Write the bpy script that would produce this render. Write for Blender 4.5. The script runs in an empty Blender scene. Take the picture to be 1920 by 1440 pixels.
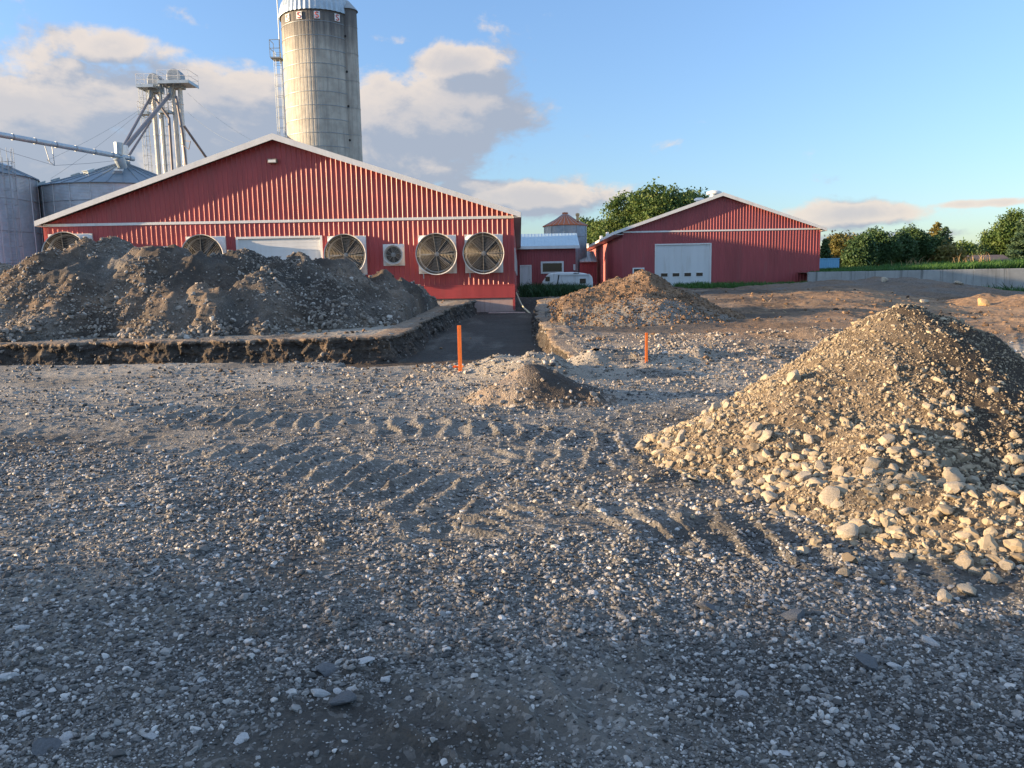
import bpy, bmesh, math, random
import numpy as np
from mathutils import Vector, Matrix
R = math.radians
scene = bpy.context.scene
COL = scene.collection
rng = np.random.default_rng(7)
random.seed(7)

# ------------------------------------------------------------------ camera
F = 1442.0
EYE = 1.6
pitch = math.atan(190.0 / F); yaw = R(0.72); roll = R(1.0)
f0 = Vector((-math.sin(yaw) * math.cos(pitch), math.cos(yaw) * math.cos(pitch), -math.sin(pitch)))
r0 = Vector((math.cos(yaw), math.sin(yaw), 0))
u0 = r0.cross(f0)
cu = u0 * math.cos(roll) + r0 * math.sin(roll)
cr = r0 * math.cos(roll) - u0 * math.sin(roll)
cam_d = bpy.data.cameras.new("camera")
cam = bpy.data.objects.new("camera", cam_d); COL.objects.link(cam)
cam_d.sensor_width = 36.0; cam_d.lens = 36.0 * F / 1920.0
cam_d.clip_end = 5000; cam_d.clip_start = 0.05
m = Matrix(((cr.x, cu.x, -f0.x, 0), (cr.y, cu.y, -f0.y, 0), (cr.z, cu.z, -f0.z, EYE), (0, 0, 0, 1)))
cam.matrix_world = m
scene.camera = cam

def at(px, py, Y):
    """world point on the plane y=Y seen at photo pixel (px,py)"""
    d = f0 * F + cr * (px - 960) - cu * (py - 720)
    t = Y / d.y
    return Vector((d.x * t, Y, EYE + d.z * t))
def X(px, Y, py=500): return at(px, py, Y).x
def Z(px, py, Y): return at(px, py, Y).z

# ------------------------------------------------------------------ numpy noise
_tab = rng.random((256, 256)).astype(np.float32)
def vnoise(x, y):
    xi = np.floor(x).astype(np.int64); yi = np.floor(y).astype(np.int64)
    fx = x - xi; fy = y - yi
    fx = fx * fx * fx * (fx * (fx * 6 - 15) + 10); fy = fy * fy * fy * (fy * (fy * 6 - 15) + 10)
    x0 = xi & 255; x1 = (xi + 1) & 255; y0 = yi & 255; y1 = (yi + 1) & 255
    a = _tab[x0, y0]; b = _tab[x1, y0]; c = _tab[x0, y1]; d = _tab[x1, y1]
    return ((a * (1 - fx) + b * fx) * (1 - fy) + (c * (1 - fx) + d * fx) * fy) * 2 - 1
def fbm(x, y, s, oct=4, seed=0, gain=0.5):
    x = np.asarray(x, float); y = np.asarray(y, float)
    o = np.zeros(np.broadcast(x, y).shape); a = 1.0; f = 1.0 / s; n = 0
    for i in range(oct):
        c, sn = math.cos(0.6 * i + seed), math.sin(0.6 * i + seed)
        o += a * vnoise((x * c - y * sn) * f + 17.3 * i + seed * 7.1, (x * sn + y * c) * f + 9.7 * i + seed * 3.7)
        n += a; a *= gain; f *= 2.03
    return o / n
def sst(a, b, x):
    t = np.clip((x - a) / (b - a), 0, 1); return t * t * (3 - 2 * t)

# ------------------------------------------------------------------ tagging
def tag(o, label=None, cat=None, group=None, kind=None):
    if label: o["label"] = label
    if cat: o["category"] = cat
    if group: o["group"] = group
    if kind: o["kind"] = kind
    return o
def thing(name, label, cat, loc=(0, 0, 0), group=None, rz=0):
    o = bpy.data.objects.new(name, None); COL.objects.link(o)
    o.location = loc; o.rotation_euler = (0, 0, rz); o.empty_display_size = 0.3
    return tag(o, label, cat, group)
def link(name, me, parent=None, mat=None):
    if mat is not None:
        me.materials.clear(); me.materials.append(mat)
    o = bpy.data.objects.new(name, me); COL.objects.link(o)
    if parent is not None: o.parent = parent
    return o
def children(o): return [c for c in bpy.data.objects if c.parent is o]
def copy_tree(o, parent=None):
    kids = children(o)
    c = o.copy(); COL.objects.link(c)
    if parent is not None: c.parent = parent
    for k in kids: copy_tree(k, c)
    return c

# ------------------------------------------------------------------ mesh builder
class MB:
    def __init__(s): s.v = []; s.f = []
    def add(s, vs, fs):
        b = len(s.v); s.v += [tuple(v) for v in vs]; s.f += [tuple(i + b for i in f) for f in fs]; return s
    def box(s, x0, x1, y0, y1, z0, z1):
        return s.add([(x0, y0, z0), (x1, y0, z0), (x1, y1, z0), (x0, y1, z0), (x0, y0, z1), (x1, y0, z1), (x1, y1, z1), (x0, y1, z1)],
                     [(0, 3, 2, 1), (4, 5, 6, 7), (0, 1, 5, 4), (1, 2, 6, 5), (2, 3, 7, 6), (3, 0, 4, 7)])
    def tube(s, p, q, r, n=8, r2=None, cap=True):
        p = Vector(p); q = Vector(q); r2 = r if r2 is None else r2
        a = (q - p).normalized(); t = Vector((0, 0, 1)) if abs(a.z) < .9 else Vector((1, 0, 0))
        u = a.cross(t).normalized(); w = a.cross(u)
        vs = []
        for c, rr in ((p, r), (q, r2)):
            for i in range(n):
                th = 2 * math.pi * i / n; vs.append(c + u * (rr * math.cos(th)) + w * (rr * math.sin(th)))
        fs = [(i, (i + 1) % n, n + (i + 1) % n, n + i) for i in range(n)]
        if cap: fs += [tuple(range(n - 1, -1, -1)), tuple(range(n, 2 * n))]
        return s.add(vs, fs)
    def path(s, pts, r, n=6):
        for a, b in zip(pts[:-1], pts[1:]): s.tube(a, b, r, n)
        return s
    def lathe(s, prof, n=48, c=(0, 0, 0), closed=False):
        vs = []; m_ = len(prof)
        for i in range(n):
            th = 2 * math.pi * i / n
            for (r, z) in prof: vs.append((c[0] + r * math.cos(th), c[1] + r * math.sin(th), c[2] + z))
        fs = []
        for i in range(n):
            j = (i + 1) % n
            for k in range(m_ - 1 + (1 if closed else 0)):
                k2 = (k + 1) % m_
                fs.append((i * m_ + k, j * m_ + k, j * m_ + k2, i * m_ + k2))
        return s.add(vs, fs)
    def latheY(s, prof, n=48, c=(0, 0, 0), closed=False):
        """prof of (radius, y)"""
        vs = []; m_ = len(prof)
        for i in range(n):
            th = 2 * math.pi * i / n
            for (r, y) in prof: vs.append((c[0] + r * math.cos(th), c[1] + y, c[2] + r * math.sin(th)))
        fs = []
        for i in range(n):
            j = (i + 1) % n
            for k in range(m_ - 1 + (1 if closed else 0)):
                k2 = (k + 1) % m_
                fs.append((i * m_ + k, i * m_ + k2, j * m_ + k2, j * m_ + k))
        return s.add(vs, fs)
    def prismY(s, poly, y0, y1):
        """polygon of (x,z) extruded along y"""
        n = len(poly)
        vs = [(x, y0, z) for x, z in poly] + [(x, y1, z) for x, z in poly]
        fs = [tuple(range(n)), tuple(range(2 * n - 1, n - 1, -1))] + [(i, n + i, n + (i + 1) % n, (i + 1) % n) for i in range(n)]
        return s.add(vs, fs)
    def prismX(s, poly, x0, x1):
        n = len(poly)
        vs = [(x0, y, z) for y, z in poly] + [(x1, y, z) for y, z in poly]
        fs = [tuple(range(n)), tuple(range(2 * n - 1, n - 1, -1))] + [(i, n + i, n + (i + 1) % n, (i + 1) % n) for i in range(n)]
        return s.add(vs, fs)
    def build(s, name, mat, parent=None, smooth=False, origin=None, bevel=0):
        vs = s.v
        if origin is not None: vs = [(v[0] - origin[0], v[1] - origin[1], v[2] - origin[2]) for v in vs]
        me = bpy.data.meshes.new(name); me.from_pydata(vs, [], s.f); me.update()
        bm = bmesh.new(); bm.from_mesh(me); bmesh.ops.recalc_face_normals(bm, faces=bm.faces); bm.to_mesh(me); bm.free()
        if smooth:
            me.polygons.foreach_set("use_smooth", [True] * len(me.polygons))
            try: me.set_sharp_from_angle(angle=R(35))
            except Exception: pass
        o = link(name, me, parent, mat)
        if bevel:
            b = o.modifiers.new("bevel", "BEVEL"); b.width = bevel; b.segments = 2
        return o

def np_mesh(name, V, Fa, mat, parent=None, smooth=False, attrs=None):
    """V (n,3), Fa (m,k) index array, attrs dict name->(n,) float"""
    me = bpy.data.meshes.new(name); k = Fa.shape[1]
    me.vertices.add(len(V)); me.vertices.foreach_set("co", np.ascontiguousarray(V, dtype=np.float32).ravel())
    me.loops.add(Fa.size); me.loops.foreach_set("vertex_index", np.ascontiguousarray(Fa, dtype=np.int32).ravel())
    me.polygons.add(len(Fa)); me.polygons.foreach_set("loop_start", np.arange(0, Fa.size, k, dtype=np.int32))
    me.polygons.foreach_set("use_smooth", np.full(len(Fa), smooth, dtype=bool))
    me.update(calc_edges=True)
    if attrs:
        for an, av in attrs.items():
            a = me.attributes.new(an, 'FLOAT', 'POINT'); a.data.foreach_set("value", np.ascontiguousarray(av, dtype=np.float32))
    return link(name, me, parent, mat)

# ------------------------------------------------------------------ materials
class NT:
    def __init__(s, mat):
        s.t = mat.node_tree; s.n = s.t.nodes; s.l = s.t.links
    def node(s, typ, **kw):
        n = s.n.new(typ)
        for k, v in kw.items():
            if hasattr(n, k): setattr(n, k, v)
        return n
    def set(s, sock, v):
        if isinstance(v, bpy.types.NodeSocket): s.l.new(v, sock)
        elif isinstance(v, (tuple, list)) and len(v) == 3 and sock.type == 'RGBA': sock.default_value = (*v, 1)
        else: sock.default_value = v
    def math(s, op, a, b=0.0, c=0.0, clamp=False):
        n = s.n.new("ShaderNodeMath"); n.operation = op; n.use_clamp = clamp
        s.set(n.inputs[0], a); s.set(n.inputs[1], b); s.set(n.inputs[2], c); return n.outputs[0]
    def mix(s, fac, a, b, blend='MIX'):
        n = s.n.new("ShaderNodeMix"); n.data_type = 'RGBA'; n.blend_type = blend
        s.set(n.inputs[0], fac); s.set(n.inputs[6], a); s.set(n.inputs[7], b); return n.outputs[2]
    def noise(s, vec, scale, detail=4, rough=.55, out=0, dist=0.0):
        n = s.n.new("ShaderNodeTexNoise"); s.set(n.inputs["Vector"], vec); n.inputs["Scale"].default_value = scale
        n.inputs["Detail"].default_value = detail; n.inputs["Roughness"].default_value = rough; n.inputs["Distortion"].default_value = dist
        return n.outputs[out]
    def ramp(s, fac, a, b, ca=(0, 0, 0), cb=(1, 1, 1)):
        n = s.n.new("ShaderNodeMapRange"); n.interpolation_type = 'SMOOTHSTEP'
        s.set(n.inputs[0], fac); n.inputs[1].default_value = a; n.inputs[2].default_value = b
        return n.outputs[0]
    def vscale(s, vec, sc):
        n = s.n.new("ShaderNodeMapping"); s.set(n.inputs[0], vec); n.inputs["Scale"].default_value = sc; return n.outputs[0]
    def obj(s):
        n = s.n.new("ShaderNodeTexCoord"); return n.outputs["Object"]
    def geo(s):
        n = s.n.new("ShaderNodeNewGeometry"); return n.outputs["Position"]
    def attr(s, name):
        n = s.n.new("ShaderNodeAttribute"); n.attribute_name = name; return n.outputs["Fac"]
    def bump(s, h, strength=.5, dist=.02):
        n = s.n.new("ShaderNodeBump"); n.inputs["Strength"].default_value = strength; n.inputs["Distance"].default_value = dist
        s.set(n.inputs["Height"], h); return n.outputs[0]
    def bsdf(s, **kw):
        b = s.n["Principled BSDF"]
        for k, v in kw.items(): s.set(b.inputs[k.replace('_', ' ')], v)
        return b
def newmat(name):
    m_ = bpy.data.materials.new(name); m_.use_nodes = True; return m_, NT(m_)

def simple(name, col, rough=.6, metal=0.0, var=.12, scale=3.0, bump=0.0, bscale=40.0, stain=None, spec=.5, streak=False):
    m_, t = newmat(name)
    p = t.obj()
    pv = t.vscale(p, (1, 1, .12)) if streak else p
    n1 = t.noise(pv, scale, 6, .65)
    c = t.mix(t.ramp(n1, .3, .7), tuple(x * (1 - var) for x in col), tuple(min(1, x * (1 + var)) for x in col))
    if stain:
        n2 = t.noise(pv, scale * 1.7, 7, .7)
        c = t.mix(t.math('MULTIPLY', t.ramp(n2, .52, .75), stain[1]), c, stain[0])
    r = t.math('ADD', t.math('MULTIPLY', n1, .25), rough - .12)
    kw = dict(Base_Color=c, Roughness=r, Metallic=metal, Specular_IOR_Level=spec)
    if bump: kw['Normal'] = t.bump(t.noise(p, bscale, 4), bump, .01)
    t.bsdf(**kw)
    return m_

M = {}
M['red'] = simple('red_steel', (.38, .056, .056), .42, 0, .14, 1.2, 0, 40, ((.33, .09, .085), .6), streak=True)
M['red2'] = simple('red_steel_dull', (.33, .062, .068), .5, 0, .14, 1.2, 0, 40, ((.29, .09, .09), .6), streak=True)
M['white'] = simple('white_painted_steel', (.72, .72, .70), .45, 0, .06, 2, 0, 40, ((.5, .48, .43), .5), streak=True)
M['door_white'] = simple('white_door_panel', (.66, .68, .68), .5, 0, .05, 1.5, 0, 40, ((.42, .38, .3), .45), streak=True)
M['fan_box'] = simple('white_fan_housing', (.68, .66, .62), .5, 0, .1, 4, 0, 40, ((.38, .3, .22), .6), streak=True)
M['galv'] = simple('galvanised_steel', (.37, .44, .49), .42, .45, .12, 2, 0, 40, ((.3, .32, .34), .5))
M['galv_light'] = simple('bright_galvanised_steel', (.55, .55, .52), .5, .25, .1, 2)
M['roof_steel'] = simple('bluish_steel_roof', (.15, .20, .25), .45, .4, .15, 3)
M['pipe'] = simple('dull_steel_pipe', (.16, .15, .16), .5, .4, .15, 3)
M['galv_dark'] = simple('weathered_galvanised_steel', (.27, .31, .34), .5, .45, .15, 3)
M['wire'] = simple('galvanised_wire', (.36, .34, .30), .5, .4, .1, 3)
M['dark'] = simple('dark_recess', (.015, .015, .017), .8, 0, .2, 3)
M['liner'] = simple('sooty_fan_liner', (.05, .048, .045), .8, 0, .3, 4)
M['blade'] = simple('dusty_fan_blade', (.075, .07, .065), .6, .3, .2, 6, 0, 40, ((.1, .08, .06), .6))
M['roof_blue'] = simple('pale_blue_steel_roof', (.38, .50, .58), .4, .2, .06, 2)
M['roof_grey'] = simple('grey_steel_roof', (.46, .46, .46), .4, .3, .08, 2)
M['glass'] = simple('dark_window_glass', (.02, .025, .03), .08, 0, .1, 2)
M['orange'] = simple('orange_painted_wood', (.85, .19, .03), .6, 0, .1, 20)
M['rope'] = simple('pale_hose', (.55, .5, .35), .6, 0, .1, 20)
M['van'] = simple('weathered_white_van_paint', (.66, .69, .70), .45, 0, .07, 2, 0, 40, ((.4, .36, .3), .6), streak=True)
M['tank_blue'] = simple('light_blue_steel', (.18, .42, .62), .4, 0, .06, 2)
M['brownroof'] = simple('brown_shingle_roof', (.11, .085, .08), .85, 0, .15, 2)
M['wood'] = simple('grey_weathered_wood', (.26, .2, .15), .85, 0, .3, 12, .4, 60)
M['straw'] = simple('dry_straw', (.42, .3, .16), .9, 0, .25, 10)
M['greenpaint'] = simple('dull_green_box', (.12, .17, .14), .6, 0, .1, 5)
M['bark'] = simple('bark', (.12, .095, .07), .95, 0, .3, 8, .5, 30)
M['red_logo'] = simple('faded_red_paint', (.5, .06, .05), .6, 0, .15, 8)
M['brick_red'] = simple('orange_red_wall', (.6, .14, .07), .7, 0, .1, 3)

# concrete: pale, with vertical water stains
def concrete(name, col, dark, streak=1.0, sc=1.0, zs=.06):
    m_, t = newmat(name); p = t.obj()
    n1 = t.noise(p, .8 * sc, 8, .65)
    n2 = t.noise(t.vscale(p, (1, 1, zs)), 3.0 * sc, 6, .6)
    n3 = t.noise(p, 22 * sc, 4, .6)
    c = t.mix(t.ramp(n1, .3, .72), tuple(x * .82 for x in col), tuple(min(1, x * 1.12) for x in col))
    c = t.mix(t.math('MULTIPLY', t.ramp(n2, .5, .72), streak), c, dark)
    c = t.mix(t.math('MULTIPLY', t.ramp(n3, .55, .8), .35), c, dark)
    t.bsdf(Base_Color=c, Roughness=.85, Normal=t.bump(n3, .3, .01)); return m_
M['conc'] = concrete('stained_concrete', (.36, .35, .33), (.13, .13, .125), .8)
M['conc_wall'] = concrete('silage_wall_concrete', (.33, .345, .34), (.10, .105, .10), .75, .9)
M['found'] = concrete('pinkish_foundation_concrete', (.46, .33, .29), (.25, .14, .12), .6, 2)
# silo staves: pale concrete, black staining below the roof edge, streaks
SILO_TOP = Z(600, 9, 71.5)
def silo_mat():
    m_, t = newmat('silo_concrete'); p = t.geo()
    sep = t.node('ShaderNodeSeparateXYZ'); t.set(sep.inputs[0], p); z = sep.outputs[2]
    n1 = t.noise(t.vscale(p, (1.6, 1.6, .10)), 1.6, 7, .65)
    n2 = t.noise(p, 1.2, 6, .6)
    n3 = t.noise(t.vscale(p, (1, 1, .25)), 5, 5, .6)
    c = t.mix(t.ramp(n2, .3, .7), (.34, .32, .275), (.46, .44, .38))
    c = t.mix(t.math('MULTIPLY', t.ramp(n1, .42, .7), .6), c, (.19, .185, .17))
    c = t.mix(t.math('MULTIPLY', t.ramp(n3, .5, .8), .25), c, (.55, .52, .45))
    top = t.ramp(t.math('ADD', z, t.math('MULTIPLY', n1, 5.0)), SILO_TOP - 2.2, SILO_TOP + 2.2)
    c = t.mix(t.math('MULTIPLY', top, .85), c, (.06, .062, .068))
    t.bsdf(Base_Color=c, Roughness=.85, Normal=t.bump(t.noise(p, 9, 5), .5, .03)); return m_
M['silo'] = silo_mat()
def rust_mat():
    m_, t = newmat('rusted_steel_roof'); p = t.obj()
    n = t.noise(p, 1.6, 7, .7)
    c = t.mix(t.ramp(n, .30, .40), (.44, .38, .34), (.38, .10, .035))
    c = t.mix(t.ramp(t.noise(p, 5, 6, .7), .5, .75), c, (.42, .14, .05))
    t.bsdf(Base_Color=c, Roughness=.7, Metallic=.15); return m_
M['rust'] = rust_mat()

# soil / gravel. attributes: soil 0 grey gravel..1 brown earth ; damp 0..1 wet soil, plus shade painted on the small mound
def ground_mat(name, has_attr=True, soil=0.0, grain=1.0):
    m_, t = newmat(name); p = t.geo()
    s = t.attr('soil') if has_attr else soil
    nb = t.noise(p, .55, 6, .6); nm = t.noise(p, 6, 8, .7); nf = t.noise(p, 70 * grain, 5, .75)
    vo = t.node('ShaderNodeTexVoronoi'); t.set(vo.inputs['Vector'], p); vo.inputs['Scale'].default_value = 45 * grain
    vc = t.node('ShaderNodeSeparateColor'); t.l.new(vo.outputs['Color'], vc.inputs[0])
    g = t.mix(t.ramp(nb, .3, .7), (.066, .064, .060), (.20, .192, .176))
    g = t.mix(t.ramp(nm, .35, .7), g, (.20, .187, .163))
    g = t.mix(t.math('MULTIPLY', t.ramp(vc.outputs[0], .75, 1.0), .6), g, (.5, .48, .45))
    g = t.mix(t.math('MULTIPLY', t.ramp(nf, .5, .75), .5), g, (.045, .045, .045))
    b = t.mix(t.ramp(nm, .3, .7), (.125, .082, .052), (.33, .215, .13))
    b = t.mix(t.math('MULTIPLY', t.ramp(nf, .5, .8), .5), b, (.055, .037, .025))
    c = t.mix(s, g, b)
    if has_attr: c = t.mix(t.math('MULTIPLY', t.attr('damp_shade'), .82), c, (.036, .033, .031))
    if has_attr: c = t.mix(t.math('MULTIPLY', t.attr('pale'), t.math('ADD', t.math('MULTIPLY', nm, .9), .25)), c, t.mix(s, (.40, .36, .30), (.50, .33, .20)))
    h = t.math('ADD', t.math('MULTIPLY', nm, 1.2), t.math('ADD', t.math('MULTIPLY', nf, .6), t.math('MULTIPLY', vo.outputs['Distance'], -.8)))
    t.bsdf(Base_Color=c, Roughness=.92, Specular_IOR_Level=.25, Normal=t.bump(h, .9, .022)); return m_
M['ground'] = ground_mat('gravelly_ground')
def stone_mat(name, dark, mid, lightc, rough=.8):
    m_, t = newmat(name); tone = t.attr('tone'); p = t.geo()
    n = t.noise(p, 38, 5, .65)
    c = t.mix(t.ramp(tone, 0, .55), dark, mid); c = t.mix(t.ramp(tone, .6, 1.0), c, lightc)
    c = t.mix(t.math('MULTIPLY', t.ramp(n, .4, .75), .45), c, dark)
    t.bsdf(Base_Color=c, Roughness=rough, Specular_IOR_Level=.35, Normal=t.bump(n, .35, .006)); return m_
M['stone'] = stone_mat('crushed_grey_stone', (.062, .061, .059), (.25, .245, .235), (.55, .54, .52), .6)
M['stone_w'] = stone_mat('pale_limestone', (.16, .13, .092), (.32, .265, .185), (.49, .425, .31))
M['stone_d'] = stone_mat('dusty_mixed_stone', (.10, .085, .07), (.27, .24, .205), (.54, .50, .45))
M['stone_b'] = stone_mat('brown_clods', (.075, .048, .03), (.21, .135, .08), (.36, .26, .17))
def rock_mat(name, a, b):
    m_, t = newmat(name); p = t.obj()
    oi = t.node('ShaderNodeObjectInfo')
    n = t.noise(p, 6, 8, .7); n2 = t.noise(p, 30, 5, .7)
    c = t.mix(t.ramp(n, .3, .7), a, b)
    c = t.mix(t.math('MULTIPLY', t.ramp(n2, .5, .8), .5), c, tuple(x * .5 for x in a))
    c = t.mix(t.math('MULTIPLY', oi.outputs['Random'], .45), c, tuple(x * .62 for x in a))
    t.bsdf(Base_Color=c, Roughness=.85, Normal=t.bump(t.math('ADD', n, n2), .5, .012)); return m_
M['rock'] = rock_mat('rock_pale_tan', (.32, .27, .20), (.48, .42, .33))
M['rock_white'] = rock_mat('rock_white_quartz', (.36, .365, .37), (.56, .56, .56))
M['rock_dark'] = rock_mat('rock_dark_slate', (.085, .09, .10), (.16, .17, .18))
M['rock_ochre'] = rock_mat('rock_ochre', (.36, .23, .11), (.50, .34, .18))

def leaf_mat(name, a, b, c_):
    m_, t = newmat(name); tone = t.attr('tone'); p = t.geo()
    n = t.noise(p, .5, 4, .6)
    c = t.mix(tone, a, b); c = t.mix(t.math('MULTIPLY', t.ramp(n, .45, .7), .5), c, c_)
    t.bsdf(Base_Color=c, Roughness=.6, Specular_IOR_Level=.3)
    tr = t.node('ShaderNodeBsdfTranslucent'); t.set(tr.inputs[0], c)
    mx = t.node('ShaderNodeMixShader'); mx.inputs[0].default_value = .25
    out = t.n['Material Output']
    t.l.new(t.n['Principled BSDF'].outputs[0], mx.inputs[1]); t.l.new(tr.outputs[0], mx.inputs[2]); t.l.new(mx.outputs[0], out.inputs[0])
    return m_
M['leaf'] = leaf_mat('maple_leaves', (.035, .085, .025), (.115, .175, .045), (.14, .16, .04))
M['leaf_dark'] = leaf_mat('dark_leaves', (.03, .075, .03), (.075, .13, .045), (.09, .13, .045))
M['leaf_yel'] = leaf_mat('yellowing_leaves', (.10, .11, .03), (.24, .20, .06), (.20, .15, .05))
M['leaf_spruce'] = leaf_mat('spruce_needles', (.035, .075, .045), (.08, .14, .07), (.09, .13, .06))
M['grass'] = leaf_mat('grass_blades', (.03, .085, .02), (.08, .19, .04), (.06, .13, .03))
M['weed'] = leaf_mat('weed_blades', (.015, .05, .02), (.04, .09, .03), (.04, .07, .03))
M['drygrass'] = leaf_mat('dry_grass_blades', (.25, .17, .08), (.42, .30, .15), (.3, .2, .1))

# ------------------------------------------------------------------ terrain height
TRACKS = []   # (points [(x,y)..], half width, lug spacing, skew, amp)
def gp(px, py, z=0.0):
    """photo pixel -> point on plane z"""
    d = f0 * F + cr * (px - 960) - cu * (py - 720)
    t = (z - EYE) / d.z
    return (d.x * t, d.y * t)
def track(pxs, hw, lug, skew, amp, z=0.0): TRACKS.append(([gp(a, b, z) for a, b in pxs], hw, lug, skew, amp))
track([(840, 985), (1050, 960), (1300, 985), (1560, 1035), (1800, 1080)], .40, .29, 1.0, .036)
track([(0, 800), (250, 815), (500, 850), (760, 905), (900, 950)], .50, .30, .6, .034)
track([(250, 765), (520, 790), (800, 800), (1000, 812), (1200, 835)], .50, .30, .6, .036)
track([(600, 840), (800, 850), (1000, 845), (1150, 870)], .45, .28, .8, .030)
track([(480, 1420), (800, 1350), (1000, 1320), (1200, 1330)], .30, .24, .7, .030)
track([(700, 1260), (900, 1240), (1100, 1235)], .24, .22, .7, .024)
track([(1180, 1260), (1500, 1330), (1800, 1330), (1990, 1300)], .13, .17, .7, .018)
track([(1900, 600), (1960, 660), (2000, 700)], .4, .3, 0.4, .05)
track([(1700, 585), (1800, 640), (1900, 700)], .5, .33, 0.1, .055)

def H_base(x, y):
    z = np.interp(y, [0, 13, 16, 19.3, 25, 35, 61, 110, 400], [0, 0, .09, .28, .47, .84, 1.05, 1.3, 1.3])
    a = x / np.maximum(y, 1.0)
    k = sst(.40, .60, a) * sst(16, 24, y)
    z = z * (1 - k) + .10 * k
    return z
def trench_d(x, y):
    n = fbm(x, y, 1.3, 3, 3) * .30 + fbm(x, y, .45, 3, 35) * .16 + fbm(x, y, .16, 3, 4) * .07
    # left strip
    d1 = np.minimum(np.minimum(19.35 - y, y - (15.7 + (x + 10) * -.055)), -2.4 - x + 3)
    xl = np.interp(y, [14, 19.3, 24, 30, 35], [-3.6, -3.35, -3.25, -3.0, -2.3])
    xr = np.interp(y, [14.5, 16.5, 19, 25, 34, 37], [1.35, 1.15, .9, .8, 1.0, 1.7])
    d2 = np.minimum(np.minimum(x - xl, (xr - x)), np.minimum(y - 14.7 + n, 37.3 - y))
    return d1, d2
def bumpg(x, y, cx, cy, sx, sy, h): return h * np.exp(-((x - cx) / sx) ** 2 - ((y - cy) / sy) ** 2)
def H(x, y, fine=True):
    x = np.asarray(x, float); y = np.asarray(y, float)
    z = H_base(x, y)
    far = sst(18, 30, y) * sst(.12, .3, x / np.maximum(y, 1))
    z = z + fbm(x, y, 5, 4, 1) * (.035 + .09 * far)
    z = z + fbm(x * .35, y, 1.6, 4, 2) * (.012 + .09 * far) + fbm(x * .7, y, .5, 3, 18) * .06 * far
    # berms at the end of the trench
    w = fbm(x, y, .7, 3, 6)
    z = z + bumpg(x, y, -.35, 13.1, .75, .5, .36) * (1 + .6 * w) + bumpg(x, y, .3, 12.7, .6, .5, .34) * (1 + .6 * w)
    z = z + bumpg(x, y, 1.9, 14.1, 1.0, .6, .34) * (1 + .8 * w) + bumpg(x, y, 3.5, 14.6, 1.5, .7, .20) * (1 + .9 * w) + bumpg(x, y, 1.2, 13.6, .35, .9, .10) * (1 + .8 * w)
    z = z + bumpg(x, y, 3.0, 11.6, 1.4, .6, -.10) + bumpg(x, y, 5.2, 15.5, 1.0, .35, .16) * (1 + w) + bumpg(x, y, 6.5, 18, 2.0, .4, .14) * (1 + w)
    # tilt and ruts to the right
    rr = sst(.15, .3, x / np.maximum(y, 1)) * sst(14, 18, y)
    z = z + rr * .045 * np.sin((y + x * .12 + fbm(x, y, 4, 2, 9) * 1.5) * 3.4) * (fbm(x, y, 3, 2, 12) > -.2)
    # trench
    d1, d2 = trench_d(x, y)
    zf = -.5 + (y - 15) * .0357 + fbm(x * .3, y, .5, 3, 8) * .035 + fbm(x, y, .2, 3, 19) * .012
    steep = sst(-.05, .10, d1)
    ramp = np.maximum(sst(0, .12, d2), 0)
    cut = np.maximum(steep, ramp)
    z = z * (1 - cut) + zf * cut
    nearT = np.exp(-((np.clip(d1, -5, 5) - .2) / .26) ** 2) * (y > 17)
    nearR = np.exp(-((d2 - .1) / .35) ** 2) * (x > -.6)
    z = z + nearT * 0 + nearR * (x > np.interp(y, [14.5, 16.5, 19, 25, 34, 37], [1.35, 1.15, .9, .8, 1.0, 1.7])) * fbm(x, y, .5, 4, 15) * .10
    if fine:
        z = z + fbm(x, y, .55, 4, 5) * .020 * (1 - cut * .6) + fbm(x, y, .10, 3, 7) * .006
        cl = fbm(x, y, .16, 3, 14); z = z + np.maximum(cl - .25, 0) * .05 * (1 - cut)
        for pts, hw, lug, skew, amp in TRACKS:
            P = np.array(pts); seg0 = 0.0
            best = np.full(x.shape, 1e9); S = np.zeros(x.shape); T = np.zeros(x.shape)
            for i in range(len(P) - 1):
                a = P[i]; b = P[i + 1]; dd = b - a; L = math.hypot(*dd); e = dd / L
                s = np.clip((x - a[0]) * e[0] + (y - a[1]) * e[1], 0, L)
                tx = x - a[0] - e[0] * s; ty = y - a[1] - e[1] * s
                dist = np.hypot(tx, ty); m_ = dist < best
                sg = np.sign(tx * -e[1] + ty * e[0])
                best = np.where(m_, dist, best); S = np.where(m_, s + seg0, S); T = np.where(m_, dist * sg, T); seg0 += L
            inn = 1 - sst(hw * .5, hw * 1.15, best + fbm(x, y, .3, 2, 21) * .06)
            ph = (S + (T if skew > 0 else np.abs(T)) * skew * .8 + fbm(x, y, .5, 3, 22) * .12) / lug * 2 * math.pi
            ridge = np.maximum(np.cos(ph), -.2) ** 1
            ridge = np.where(ridge > 0, ridge ** 1.5, ridge)
            patch = sst(-.2, .35, fbm(x, y, 1.1, 3, 23 + len(pts)))
            if amp > .0355: patch = np.maximum(patch, .75 * (fbm(x, y, .5, 2, 29) > -.45))
            z = z + inn * patch * (ridge * amp * (1 + .8 * fbm(x, y, .12, 2, 25)) - amp * .25)
            rim = np.exp(-((best - hw * 1.15) / (.06)) ** 2)
            z = z + rim * amp * .3 * patch * (1 + fbm(x, y, .2, 2, 27))
    return z
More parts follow.
